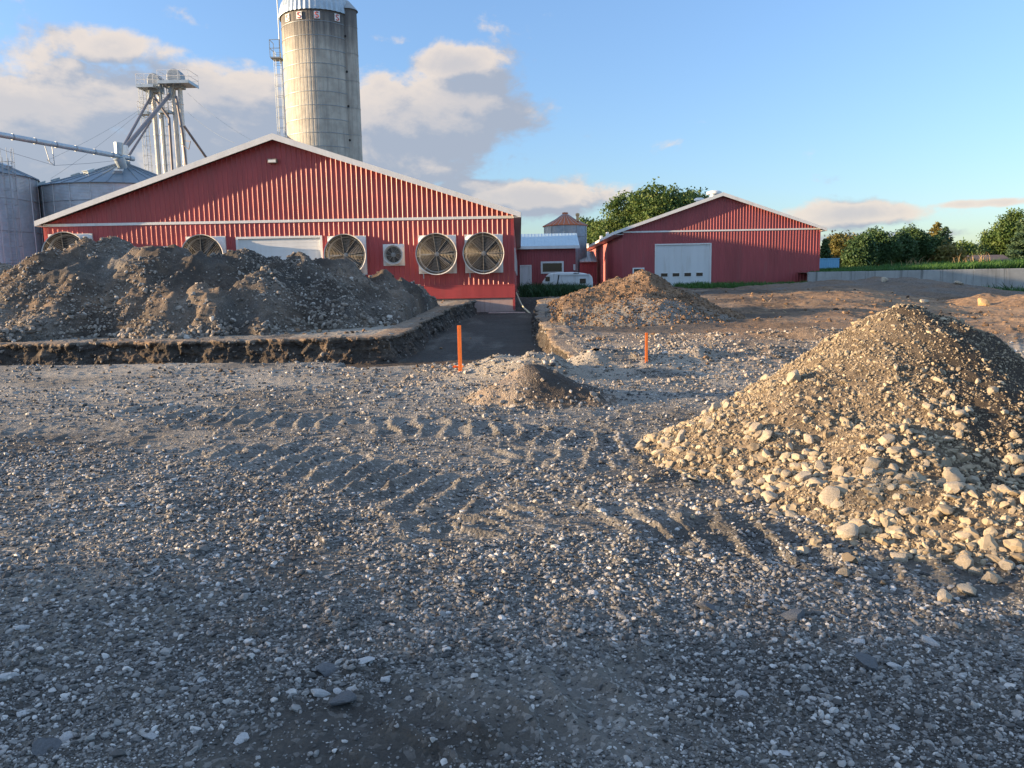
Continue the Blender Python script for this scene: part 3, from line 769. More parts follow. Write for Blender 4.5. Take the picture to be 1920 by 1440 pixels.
P, Nn, r = on_mound(m_fn, m_bb, 5200, 92, -.03, lambda x, y, z: np.clip(1.0 - (z - .05) * 2.6 - .7 * (x > .25) * (z > .12) + .3 * fbm(x, y, .4, 2, 93), .12, 1))
s = np.clip(.014 * np.exp(r.normal(size=len(P)) * .55) * (1.3 - 1.2 * np.clip(P[:, 2], 0, .5)), .006, .07)
tag(stones('loose_stones', P, s, Nn, 2, M['stone_d'], mo, np.clip(r.beta(2, 2.2, len(P)), 0, 1), .3, .4, 94), kind='stuff')

# stones and crumbs on the lit berms at the end of the trench
r = np.random.default_rng(97); n = 30000
x = r.uniform(-2, 7.5, n); y = r.uniform(11.6, 19, n)
k = (~in_trench(x, y)) & (r.random(n) < np.clip(.5 + .8 * fbm(x, y, .6, 3, 98), .05, 1)); x, y = x[k], y[k]
P = np.stack([x, y, H(x, y)], 1)
tag(stones('berm_stones', P, np.clip(.017 * np.exp(r.normal(size=len(P)) * .5), .006, .07), None, 1, M['stone_d'], None, np.clip(r.beta(2.2, 2, len(P)), 0, 1), .3, .4, 99),
    'pale stones and crumbs on the low sunlit berms around the end of the trench', 'stones', kind='stuff')
# clods hanging on the trench faces
r = np.random.default_rng(101); n = 16000
x = r.uniform(-22, 1.6, n); y = np.where(r.random(n) < .6, 19.0 + r.random(n) * .6, r.uniform(15, 37, n))
d1, d2 = trench_d(x, y); dd = np.maximum(d1, d2); k = (dd > -.25) & (dd < .5) & (y > 15.6) & (x > -.8) & ((r.random(n) < .45) | (x > -.5)) & (fbm(x, y, .7, 3, 103) > -.1); x, y = x[k], y[k]
P = np.stack([x, y, H(x, y)], 1)
tag(stones('bank_clods', P, np.clip(.020 * np.exp(r.normal(size=len(P)) * .6), .008, .09), None, 1, M['stone_d'], None, np.clip(r.beta(1.6, 2.4, len(P)), 0, 1), .3, .8, 102),
    'clods and stones sticking out of the cut banks of the trench', 'clods', kind='stuff')

r = np.random.default_rng(105); Ps = []; Ns = []
for (G, nx_, ny_) in BANKS:
    m_, n_ = G.shape[:2]; k = 5200 if len(Ps) == 0 else 2600
    a_ = (r.random(k) ** 1.0 * (m_ * .84)).astype(int); c_ = r.integers(0, n_, k); kk = fbm(c_ * .02, a_ * .05, .8, 3, 106) + r.normal(size=k) * .2 > -.1; a_, c_ = a_[kk], c_[kk]
    Ps.append(G[a_, c_]); Ns.append(np.stack([nx_[c_], ny_[c_], np.full(len(c_), .4)], 1))
P = np.concatenate(Ps); P[:, 2] -= .012
tag(stones('embedded_stones', P, np.clip(.016 * np.exp(r.normal(size=len(P)) * .6), .006, .08), np.concatenate(Ns), 1, M['stone_d'], None, np.clip(r.beta(1.0, 2.4, len(P)), 0, 1), .5, .6, 107),
    'crumbs and small stones sticking out of the cut trench banks', 'stones', kind='stuff')

# --- brown heap in the middle distance
bp = [pk(1215, 508, 25, .62), pk(1190, 516, 25.1, .55), pk(1150, 523, 25.0, .5), pk(1105, 541, 24.6, .45), pk(1070, 556, 24.2, .4), pk(1248, 532, 24.6, .6), pk(1285, 553, 24.2, .45), pk(1225, 545, 23.4, .5), pk(1310, 584, 23.4, .25), pk(1170, 560, 23.2, .4), pk(1270, 590, 22.4, .25)]
b_fn = pile_fn(bp, .55, 111, .35, 1.2, .09, .6, .06, .06, .03, .15)
b_bb = (.9, 9.0, 20.2, 28.2)
mound('soil_heap', 'orange-brown soil heap with sunlit top, left of the white door of the far barn', 'soil heap', b_fn, b_bb, .03, M['ground'],
      lambda v: np.clip(.85 + .5 * fbm(v[:, 0], v[:, 1], .8, 3, 112) - .8 * sst(.2, -.5, v[:, 1] - 23.2), 0, 1), lambda v: np.clip(fbm(v[:, 0], v[:, 1], .9, 3, 113) * .7, 0, 1))
bo = bpy.data.objects['soil_heap']
P, Nn, r = on_mound(b_fn, b_bb, 15000, 114)
s = np.clip(.022 * np.exp(r.normal(size=len(P)) * .45), .008, .10)
tag(stones('loose_clods', P, s, Nn, 1, M['stone_b'], bo, None, .3, .5, 115), kind='stuff')
# --- low dark mound before the silage wall
dp = [pk(1640, 519, 50, .16), pk(1560, 524, 50, .12), pk(1690, 521, 49, .15), pk(1740, 524, 48, .16), pk(1470, 531, 50, .1), pk(1790, 540, 47, .16)]
d_fn = pile_fn(dp, .15, 121, .8, 3, .10, 1.2, .05, 0, .03, .3)
mound('low_mound', 'low wide mound of dark bare soil in front of the concrete silage wall', 'soil mound', d_fn, (14, 33.5, 41, 56.5), .10, M['ground'], .55, lambda v: np.full(len(v), .35))
# --- straw coloured heap at the far right with its ochre boulder
ep = [pk(1850, 549, 38, .25), pk(1890, 556, 37, .2), pk(1925, 552, 36, .2), pk(1990, 548, 35, .2)]
e_fn = pile_fn(ep, .22, 131, .5, 1.5, .09, .7, .05, 0, .03, .2)
mound('soil_heap', 'low straw-coloured soil heap beside the ochre boulder at the right edge', 'soil heap', e_fn, (20.5, 33, 33, 41.5), .06, M['ground'], 1.0, lambda v: np.zeros(len(v)))
x, y = at(1842, 566, 35.2).xy
rock(RO, (x, y, max(Hs(x, y), float(e_fn(np.array([x]), np.array([y]))[0]))), .34, (0, 0, 1), 'ochre boulder glowing in the sun in front of the straw-coloured heap', None, .3, 1.1, 'boulder')
for px, py, s, lab in [(1658, 545, .30, 'grey rock lying on the dark low mound by the silage wall'), (1732, 575, .25, 'small pale rock in the sunlit soil left of the ochre boulder'), (1797, 542, .28, 'dull rock at the right end of the low dark mound')]:
    Yq = {1658: 47.5, 1732: 34, 1797: 46}[px]; p_ = at(px, py, Yq); zz = max(Hs(p_.x, p_.y), float(d_fn(np.array([p_.x]), np.array([p_.y]))[0]))
    rock(RM[px % 9], (p_.x, p_.y, zz), s, (0, 0, 1), lab, None, .25)
# sticks and roots
def stick(pts, rad, label, name='stick', mat=None, cat='branch'):
    b = MB(); rr_ = rad
    for a, c in pts: b.tube(a, c, rad, 6, rad * .5)
    return tag(b.build(name, mat or M['wood']), label, cat)
def P3(px, py, Y): return tuple(at(px, py, Y))
stick([(P3(1431, 588, 30), P3(1437, 572, 30)), (P3(1437, 572, 30), P3(1447, 560, 30)), (P3(1433, 582, 30), P3(1426, 574, 30)), (P3(1437, 572, 30), P3(1436, 564, 30))], .03, 'forked dry branch standing in the dark soil before the far barn')
stick([(P3(1688, 545, 47), P3(1700, 536, 47)), (P3(1700, 536, 47), P3(1704, 530, 47)), (P3(1680, 541, 47), P3(1690, 543, 47))], .05, 'broken pale branch lying on the low dark mound')
stick([(P3(1680, 727, 6.55), P3(1712, 737, 6.5)), (P3(1712, 737, 6.5), P3(1746, 741, 6.45))], .008, 'thin dry twig lying across the stones of the near gravel pile')
stick([(P3(1338, 592, 23.2), P3(1352, 604, 23)), (P3(1330, 600, 23), P3(1345, 590, 23)), (P3(1345, 597, 23), P3(1362, 610, 22.8))], .035, 'tangle of roots at the right foot of the orange-brown heap')
stick([(P3(1384, 687, 14.8), P3(1390, 668, 14.8)), (P3(1387, 678, 14.8), P3(1383, 670, 14.8))], .008, 'little dry weed stalk in the dark soil left of the gravel pile')
# ------------------------------------------------------------------ buildings
def ribbed(o, t, n, L, zb, zt, pitch=.2286, rib=.018, openings=(), w=.045):
    """ribbed sheet wall; o origin (x,y), t along, n outward; zb, zt functions of s"""
    t = Vector((t[0], t[1], 0)); n = Vector((n[0], n[1], 0)); o = Vector((o[0], o[1], 0))
    prof = []; s = 0.0
    while s < L - 1e-6:
        for ds, h in ((0, 0), (pitch - .068, 0), (pitch - .046, rib), (pitch - .026, rib)):
            if s + ds < L: prof.append((s + ds, h))
        s += pitch
    prof.append((L, 0))
    b = MB()
    for (s0, h0), (s1, h1) in zip(prof[:-1], prof[1:]):
        sm = (s0 + s1) / 2; iv = [(None, None)]
        cuts = sorted([(a[2], a[3]) for a in openings if a[0] < sm < a[1]])
        segs = []; lo = None
        for c0, c1 in cuts: segs.append((lo, c0)); lo = c1
        segs.append((lo, None))
        for a, c in segs:
            za0 = zb(s0) if a is None else a; za1 = zb(s1) if a is None else a
            zc0 = zt(s0) if c is None else c; zc1 = zt(s1) if c is None else c
            if zc0 - za0 < .01 and zc1 - za1 < .01: continue
            p0 = o + t * s0 + n * h0; p1 = o + t * s1 + n * h1
            b.add([(p0.x, p0.y, za0), (p1.x, p1.y, za1), (p1.x, p1.y, zc1), (p0.x, p0.y, zc0)], [(0, 1, 2, 3)])
    return b
def gable_roof(b, xl, xr, xp, zl, zr, zp, y0, y1, th):
    b.prismY([(xl, zl), (xp, zp), (xr, zr), (xr, zr - th), (xp, zp - th), (xl, zl - th)], y0, y1)

def barn(label, Y0, Y1, pxl, pxr, pyl, pyr, peak, eaveL, eaveR, zbase, trim_z, mat, matside, oh, door, name='barn', rib_p=.2286, siding=None):
    xl = at(pxl, pyl, Y0).x; xr = at(pxr, pyr, Y0).x
    yo = Y0 - oh
    pk_ = at(*peak, yo); el = at(*eaveL, yo); er = at(*eaveR, yo)
    xp = (xl + xr) / 2 * .35 + pk_.x * .65; zp = pk_.z; zl = (el.z + er.z) / 2; exl = el.x; exr = er.x; zr = zl
    t = thing(name, label, 'barn', (xl, Y0, zbase))
    def zt(x): return (zl + (zp - zl) * (x - exl) / (xp - exl) if x < xp else zp + (zr - zp) * (x - xp) / (exr - xp)) - .16
    O = Vector((xl, Y0, zbase))
    def part(mb, nm, mt, **k): return mb.build(nm, mt, t, origin=O, **k)
    w = ribbed((xl, Y0), (1, 0), (0, -1), xr - xl, lambda s: siding or zbase, lambda s: zt(xl + s), rib_p, openings=[door] if door else [])
    part(w, 'front_wall', mat)
    w = ribbed((xr, Y0), (0, 1), (1, 0), Y1 - Y0, lambda s: zbase, lambda s: zt(xr), rib_p); part(w, 'side_wall', matside)
    w = ribbed((xl, Y1), (0, -1), (-1, 0), Y1 - Y0, lambda s: zbase, lambda s: zt(xl), rib_p); part(w, 'side_wall', matside)
    w = ribbed((xr, Y1), (-1, 0), (0, 1), xr - xl, lambda s: zbase, lambda s: zt(xr - s), rib_p); part(w, 'back_wall', mat)
    rb = MB(); gable_roof(rb, exl, exr, xp, zl, zr, zp, yo + .03, Y1 + oh, .10)
    rf = part(rb, 'roof', M['roof_grey'])
    fa = MB(); fa.prismY([(exl - .01, zl + .03), (xp, zp + .03), (exr + .01, zr + .03), (exr + .01, zr - .20), (xp, zp - .24), (exl - .01, zl - .20)], yo - .01, yo + .028)
    part(fa, 'fascia', M['white'])
    for sgn in (0, 1):
        sf = MB()
        if sgn == 0: sf.prismY([(exl + .02, zl - .19), (xl - .002, zl - .19), (xl - .002, zl - .16), (exl + .02, zl - .16)], yo + .03, Y1 + oh)
        else: sf.prismY([(xr + .022, zl - .19), (exr - .02, zl - .19), (exr - .02, zl - .16), (xr + .022, zl - .16)], yo + .03, Y1 + oh)
        part(sf, 'soffit', M['white'])
        sf = MB()
        if sgn == 0: sf.box(exl - .035, exl, yo + .03, Y1 + oh, zl - .2, zl + .02)
        else: sf.box(exr, exr + .035, yo + .03, Y1 + oh, zr - .2, zr + .02)
        part(sf, 'gutter', M['white'])
    tb = MB(); tb.box(xl - .02, xr + .02, Y0 - .045, Y0 - .021, trim_z - .06, trim_z + .06); part(tb, 'trim_band', M['white'])
    cb = MB(); cb.box(xl - .03, xl + .07, Y0 - .032, Y0 - .0195, zbase, zl - .2); cb.box(xr - .07, xr + .03, Y0 - .032, Y0 - .0195, zbase, zl - .2); part(cb, 'corner_trim', mat)
    return t, part, dict(xl=xl, xr=xr, zl=zl, zp=zp, xp=xp, O=O, zt=zt, exl=exl, exr=exr)

def rectpx(x0, y0, x1, y1, Y):
    a = at(x0, y0, Y); b = at(x1, y1, Y); c = at(x0, y1, Y); d = at(x1, y0, Y)
    z0, z1 = (b.z + c.z) / 2, (a.z + d.z) / 2
    return (a.x + c.x) / 2, (b.x + d.x) / 2, min(z0, z1), max(z0, z1)
def overhead_door(part, t, O, x0, x1, z0, z1, Y, npan, name='overhead_door', slots=(), fr=.10):
    b = MB(); h = (z1 - z0) / npan
    for i in range(npan): 
        za = z0 + i * h; b.box(x0, x1, Y + .03, Y + .07, za + .006, za + h - .006)
        b.box(x0, x1, Y + .045, Y + .075, za - .006, za + .006) if i else None
        for q in (.33, .66): b.box(x0 + .02, x1 - .02, Y + .025, Y + .031, za + h * q - .01, za + h * q + .01)
    d = part(b, name, M['door_white'])
    f = MB(); f.box(x0 - fr, x0, Y - .05, Y + .08, z0, z1 + fr); f.box(x1, x1 + fr, Y - .05, Y + .08, z0, z1 + fr); f.box(x0, x1, Y - .05, Y + .08, z1, z1 + fr)
    f.build('door_frame', M['white'], d, origin=O)
    for a in slots:
        g_ = MB(); g_.box(a[0], a[1], Y + .012, Y + .027, a[2], a[3])
        w_ = g_.build('window', M['glass'], d, origin=O)
        g_ = MB(); e = .035
        g_.box(a[0] - e, a[0], Y + .004, Y + .024, a[2] - e, a[3] + e); g_.box(a[1], a[1] + e, Y + .004, Y + .024, a[2] - e, a[3] + e)
        g_.box(a[0], a[1], Y + .004, Y + .024, a[3], a[3] + e); g_.box(a[0], a[1], Y + .004, Y + .024, a[2] - e, a[2])
        g_.build('window_frame', M['white'], w_, origin=O)
    return d
def window(part, O, x0, x1, z0, z1, Y, fr=.09, name='window'):
    b = MB(); b.box(x0 + fr, x1 - fr, Y - .025, Y - .022, z0 + fr, z1 - fr)
    w_ = part(b, name, M['glass'])
    f = MB(); f.box(x0, x0 + fr, Y - .06, Y - .021, z0, z1); f.box(x1 - fr, x1, Y - .06, Y - .021, z0, z1); f.box(x0 + fr, x1 - fr, Y - .06, Y - .021, z1 - fr, z1); f.box(x0 + fr, x1 - fr, Y - .06, Y - .021, z0, z0 + fr)
    f.build('window_frame', M['white'], w_, origin=O); return w_

# ---- big barn
YB = 36.0
dx0, dx1, dz0, dz1 = rectpx(450, 560, 603, 447, YB)[0], rectpx(450, 560, 603, 447, YB)[1], .9, Z(525, 447, YB)
sid = Z(900, 559, YB)
xlB = at(82, 420, YB).x
tB, partB, B = barn('long red steel barn with white trim and big exhaust fans on its gable', YB, 67, 82, 962, 420, 410, (512, 251), (64, 413), (976, 402), .35, Z(520, 415, YB), M['red'], M['red'], .45,
                    (dx0 - xlB, dx1 - xlB, -9, dz1), siding=sid)
overhead_door(partB, tB, B['O'], dx0, dx1, dz0, dz1, YB, 5)
b = MB(); b.box(B['xl'] - .02, B['xr'] + .03, YB + .03, YB + .3, -.3, sid - .005); b.box(B['xr'] - .27, B['xr'] + .03, YB + .3, 66.9, -.3, .34)
partB(b, 'foundation', M['found'])
b = MB(); zk = Z(900, 534, YB); x0 = at(740, 534, YB).x
b.box(x0, B['xr'] + .036, YB - .036, YB - .0205, sid + .01, zk); b.box(x0, B['xr'] + .036, YB - .05, YB - .0365, zk - .03, zk + .01); b.box(x0, B['xr'] + .036, YB - .05, YB - .0365, sid, sid + .05)
partB(b, 'skirt_panel', M['red'])
a = at(513, 303, YB); b = MB(); b.box(a.x - .21, a.x + .21, YB - .24, YB - .03, a.z - .09, a.z + .1)
lf = partB(b, 'wall_light', M['wood'], bevel=.02)
b = MB(); b.box(a.x - .17, a.x + .17, YB - .248, YB - .242, a.z - .07, a.z + .05); b.build('lens', M['white'], lf, origin=B['O'])
# row of windows on the side wall (seen very obliquely)
for i in range(6):
    y0 = 37.3 + i * 4.6
    z0 = 2.25; z1 = 3.15
    b = MB(); b.box(B['xr'] + .022, B['xr'] + .03, y0, y0 + 2.6, z0, z1); w_ = partB(b, 'window', M['glass'])
    f = MB(); f.box(B['xr'] + .02, B['xr'] + .07, y0 - .1, y0, z0 - .1, z1 + .1); f.box(B['xr'] + .02, B['xr'] + .07, y0 + 2.6, y0 + 2.7, z0 - .1, z1 + .1)
    f.box(B['xr'] + .02, B['xr'] + .07, y0, y0 + 2.6, z1, z1 + .1); f.box(B['xr'] + .02, B['xr'] + .07, y0, y0 + 2.6, z0 - .1, z0); f.box(B['xr'] + .03, B['xr'] + .055, y0 + 1.25, y0 + 1.35, z0, z1)
    f.build('window_frame', M['white'], w_, origin=B['O'])
b = MB(); xa = at(915, 585, YB - .5).x; b.box(xa, B['xr'] + .5, YB - .75, YB - .12, Z(940, 586, YB - .6) - .15, Z(940, 586, YB - .6)); 
tag(b.build('concrete_slab', M['found'], bevel=.03), 'broken low footing slab at the bottom of the big barn corner', 'slab')

# ---- fans
def fan(label, px0, py0, px1, py1, group, bl=6, rot=0.0, prot=.62, big=True):
    x0, x1, z0, z1 = rectpx(px0, py1, px1, py0, YB)
    z0, z1 = min(z0, z1), max(z0, z1)
    S = (x1 - x0) / 2; cx = (x0 + x1) / 2; cz = (z0 + z1) / 2
    t = thing('exhaust_fan', label, 'exhaust fan', (cx, YB, cz), group)
    rr_ = S * 1.04 if big else S * .84
    # housing: flared square box, pyramid shaped
    b = MB(); y1 = -.025; y2 = -.10 * (1 if big else .8); y3 = -.32 * (1 if big else .7)
    q = S * .97; N = 40
    b.box(-S, S, y2, y1, -S, S)
    vs = []; fs = []
    for i in range(N):
        th = 2 * math.pi * (i + .5) / N; c, s_ = math.cos(th), math.sin(th); mx = max(abs(c), abs(s_))
        vs.append((q * c / mx, y2 - .001, q * s_ / mx)); vs.append((rr_ * .9 * c, y3, rr_ * .9 * s_))
    for i in range(N): j = (i + 1) % N; fs.append((2 * i, 2 * j, 2 * j + 1, 2 * i + 1))
    b.add(vs, fs); b.build('housing', M['fan_box'], t, smooth=True)
    # discharge cone
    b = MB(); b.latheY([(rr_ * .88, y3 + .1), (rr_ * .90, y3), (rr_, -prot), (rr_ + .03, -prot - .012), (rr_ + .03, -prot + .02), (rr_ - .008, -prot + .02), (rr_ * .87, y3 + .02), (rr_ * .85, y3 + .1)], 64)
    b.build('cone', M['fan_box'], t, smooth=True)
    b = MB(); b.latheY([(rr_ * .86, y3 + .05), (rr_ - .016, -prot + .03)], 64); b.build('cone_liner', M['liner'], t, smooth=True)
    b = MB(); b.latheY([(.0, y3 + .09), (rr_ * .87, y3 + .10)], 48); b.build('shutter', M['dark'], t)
    # guard
    b = MB(); ng = 14 if big else 8; wr = .0045
    for k in range(1, ng + 1):
        rad = rr_ * .985 * k / ng; yy = -prot + .0 - .05 * (1 - (k / ng) ** 2)
        b.latheY([(rad - wr, yy), (rad, yy - wr), (rad + wr, yy), (rad, yy + wr)], 56, closed=True)
    for k in range(4):
        th = rot * .3 + k * math.pi / 4 + math.pi / 2; c, s_ = math.cos(th), math.sin(th); prev = None
        for j in range(-6, 7):
            f_ = j / 6.0; pt = (f_ * rr_ * c, -prot - .055 * (1 - f_ * f_) - .006, f_ * rr_ * s_)
            if prev: b.tube(prev, pt, .007, 5)
            prev = pt
    b.build('guard', M['wire'], t)
    # blades
    for k in range(bl):
        th = rot + 2 * math.pi * k / bl; b = MB(); vs = []
        for f_ in (.12, .4, .7, .93):
            w_ = rr_ * (.09 + .14 * f_); ang = .55 - .3 * f_
            for sd in (-1, 1):
                lx = f_ * rr_ * .86; ly = sd * w_
                vs.append((lx * math.cos(th) - ly * math.sin(th) * math.cos(ang), -prot * .55 + sd * w_ * math.sin(ang), lx * math.sin(th) + ly * math.cos(th) * math.cos(ang)))
        fs = [(0, 2, 3, 1), (2, 4, 5, 3), (4, 6, 7, 5)]
        o = b.add(vs, fs).build('blade', M['blade'], t); sm = o.modifiers.new('s', 'SOLIDIFY'); sm.thickness = .006
    b = MB(); b.latheY([(0, -prot * .55 - .10), (.10, -prot * .55 - .09), (.11, -prot * .55 + .08), (0, -prot * .55 + .1)], 20); b.build('hub', M['galv_dark'], t)
    b = MB(); b.box(-.13, .10, -prot * .4, y3 + .13, -.16, .16); b.box(-rr_ * .88, rr_ * .88, -prot * .42, -prot * .38, -.03, .03); b.build('motor_mount', M['galv_dark'], t)
    if big:
        b = MB(); b.latheY([(0, y2 - .055), (.11, y2 - .05), (.12, y2 - .01)], 20, c=(S * .72, 0, S * .70)); b.build('cover_plate', M['galv'], t, smooth=True)
        b = MB(); b.box(-S * .78, -S * .74, -.1, -.04, -S - .22, -S); b.build('drain_stub', M['galv'], t)
    else:
        b = MB(); b.box(S * .8, S * .86, y2 - .04, y2, -.1, .0); b.build('latch', M['galv_dark'], t)
    return t
FG = 'round exhaust fans on the big barn gable'
fan('big exhaust fan at the far left of the barn gable, mostly behind the heap', 96, 445, 178, 516, FG, rot=.3)
fan('small fan box mostly hidden behind the heap, between two big fans', 294, 462, 334, 503, FG, rot=.8, prot=.35, big=False)
fan('big exhaust fan immediately left of the white overhead door', 352, 445, 426, 517, FG, rot=.1)
fan('big exhaust fan immediately right of the white overhead door', 616, 443, 688, 515, FG, rot=.45)
fan('small white-boxed exhaust fan between the big fans', 719, 458, 759, 498, FG, rot=.55, prot=.3, big=False, bl=6)
fan('big exhaust fan second from the right corner of the barn', 785, 441, 856, 513, FG, rot=.42)
fan('big exhaust fan nearest the right corner of the barn', 872, 440, 943, 511, FG, rot=.0)

# ---- far barn
YR = 61.0
sl = rectpx(1230, 530, 1331, 459, YR)
xlR = at(1168, 436, YR).x; zbR = Z(1400, 531, YR)
tR, partR, Rr = barn('far red steel barn with one tall white overhead door', YR, 92, 1168, 1538, 437, 427, (1356, 361), (1151, 438), (1551, 425), zbR - .25, Z(1353, 432, YR), M['red2'], M['red2'], .38,
                     (sl[0] - xlR, sl[1] - xlR, -9, sl[3]), rib_p=.2286, siding=zbR)
zdw = Z(1280, 515, YR)
slots = []
for c in (1245.5, 1267.5, 1289.5, 1311.5):
    x = X(c, YR, 515); slots.append((x - .26, x + .26, zdw - .13, zdw + .13))
overhead_door(partR, tR, Rr['O'], sl[0], sl[1], Z(1280, 538, YR), sl[3], YR, 6, slots=slots)
b = MB(); b.box(sl[1] + .12, Rr['xr'] - .02, YR - .06, YR + .2, zbR - 1.2, zbR - .003); b.box(Rr['xl'] + .02, sl[0] - .12, YR - .06, YR + .2, zbR - 1.2, zbR - .003); partR(b, 'foundation', M['conc'])
x0, x1, z0, z1 = rectpx(1186, 530, 1208, 502, YR); window(partR, Rr['O'], x0, x1, z0, z1, YR, .1)
# roof ventilators along the ridge and left slope
def vent(px, py, Y, r_, h_, lab):
    p_ = at(px, py, Y); t = thing('roof_vent', lab, 'roof vent', (p_.x, p_.y, p_.z - h_ / 2), 'vents on the far barn roof')
    b = MB(); b.lathe([(0, -.4), (r_ * .6, -.4), (r_ * .6, h_ * .5)], 20); b.build('stack', M['galv'], t, smooth=True)
    b = MB(); b.lathe([(r_ * .55, h_ * .45), (r_, h_ * .5), (r_, h_ * .8), (r_ * .6, h_), (0, h_ * 1.05)], 24); b.build('cap', M['white'], t, smooth=True)
vent(1339, 364, 66, .62, .55, 'white round roof vent just left of the far barn peak')
vent(1311, 376, 78, .5, .5, 'white round roof vent lower left of the far barn peak')
for i, (px, py, Y) in enumerate([(1138, 442, 66), (1128, 447.5, 71), (1108, 459, 85)]):
    p_ = at(px, py, Y); p_.z = Rr['zl'] + .08
    b = MB(); xx = Rr['exl'] + .12; b.box(xx - .1, xx + .12, Y, Y + .5, Rr['zl'] + .06, Rr['zl'] + .34)
    tag(b.build('snow_guard', M['white'], bevel=.03), 'small pale block on the left eave of the far barn', 'roof fitting', 'pale blocks on the far barn eave')

# ---- low connecting building
YS = 67.2
xs0 = B['xr'] - .2; xs1 = X(1079, YS, 500); zso = Z(1030, 461, YS)
tS = thing('low_outbuilding', 'low red outbuilding with pale blue metal roof and wide window between the barns', 'outbuilding', (xs0, YS, 1.0))
O = Vector((xs0, YS, 1.0))
def partS(mb, nm, mt, **k): return mb.build(nm, mt, tS, origin=O, **k)
partS(ribbed((xs0, YS), (1, 0), (0, -1), xs1 - xs0, lambda s: .8, lambda s: zso, .2286), 'front_wall', M['red2'])
partS(ribbed((xs1, YS), (0, 1), (1, 0), 6, lambda s: .8, lambda s: zso + (1.1 * (1 - abs(s - 3) / 3)), .2286), 'side_wall', M['red2'])
b = MB(); xe = X(1086, YS, 460); zr_ = Z(1080, 437, YS + 3)
b.prismX([(YS - .3, zso), (YS + 3, zr_), (YS + 6.3, zso), (YS + 6.3, zso - .08), (YS + 3, zr_ - .08), (YS - .3, zso - .08)], xs0 - .3, xe)
rS = partS(b, 'roof', M['roof_blue'])
b = MB(); xx = xs0
while xx < xe:
    b.add([(xx - .02, YS - .3, zso + .002), (xx + .02, YS - .3, zso + .002), (xx + .02, YS + 3, zr_ + .002), (xx - .02, YS + 3, zr_ + .002), (xx, YS - .3, zso + .018), (xx, YS + 3, zr_ + .018)], [(0, 4, 5, 3), (4, 1, 2, 5), (0, 1, 4)]); xx += .3
b.build('standing_seams', M['roof_blue'], rS, origin=O)
b = MB(); b.box(xs0, xe + .02, YS - .34, YS - .305, zso - .26, zso - .01); partS(b, 'fascia', M['white'])
x0, x1, z0, z1 = rectpx(1014, 513, 1057, 490, YS); window(partS, O, x0, x1, z0, z1, YS, .16)
x0, x1, z0, z1 = rectpx(975, 545, 997, 497, YS)
b = MB(); b.box(x0 + .1, x1 - .1, YS - .04, YS - .022, z0, z1 - .1); dS = partS(b, 'door', M['door_white'])
b = MB(); b.box(x0, x0 + .1, YS - .08, YS - .021, z0, z1); b.box(x1 - .1, x1, YS - .08, YS - .021, z0, z1); b.box(x0 + .1, x1 - .1, YS - .08, YS - .021, z1 - .1, z1); b.build('door_frame', M['white'], dS, origin=O)
b = MB(); b.tube((x1 - .2, YS - .1, z0 + .95), (x1 - .2, YS - .04, z0 + .95), .035); b.build('handle', M['galv_dark'], dS, origin=O)
a = at(1077, 500, YS - .1); b = MB(); b.tube((a.x, YS - .12, a.z - .3), (a.x, YS - .12, a.z + .2), .1, 10); partS(b, 'wall_lamp', M['white'])

# ---- small shed against the far barn
Yh = 78.0; h0 = X(1098, Yh, 500); h1 = X(1119, Yh, 500); hz = Z(1110, 490, Yh)
tH = thing('lean_to', 'tiny red lean-to with grey metal roof beside the old bin', 'shed', (h0, Yh, 1.0)); O2 = Vector((h0, Yh, 1.0))
ribbed((h0 - .6, Yh), (1, 0), (0, -1), h1 - h0 + .6, lambda s: .8, lambda s: hz, .2286).build('front_wall', M['red2'], tH, origin=O2)
b = MB(); b.prismX([(Yh - .3, hz), (Yh + 3.2, Z(1110, 471, Yh + 3)), (Yh + 3.2, Z(1110, 471, Yh + 3) - .08), (Yh - .3, hz - .08)], h0 - .6, h1)
for i in range(6): b.box(h0 - .5 + i * .4, h0 - .44 + i * .4, Yh - .3, Yh - .26, hz, hz + .05)
b.build('roof', M['roof_grey'], tH, origin=O2)
xx = h0 - .5; b = MB(); zt_ = Z(1110, 471, Yh + 3)
while xx < h1:
    b.add([(xx - .03, Yh - .3, hz + .002), (xx + .03, Yh - .3, hz + .002), (xx + .03, Yh + 3.2, zt_ + .002), (xx - .03, Yh + 3.2, zt_ + .002), (xx, Yh - .3, hz + .05), (xx, Yh + 3.2, zt_ + .05)], [(0, 4, 5, 3), (4, 1, 2, 5), (0, 1, 4)]); xx += .38
b.build('roof_ribs', M['roof_grey'], tH, origin=O2)

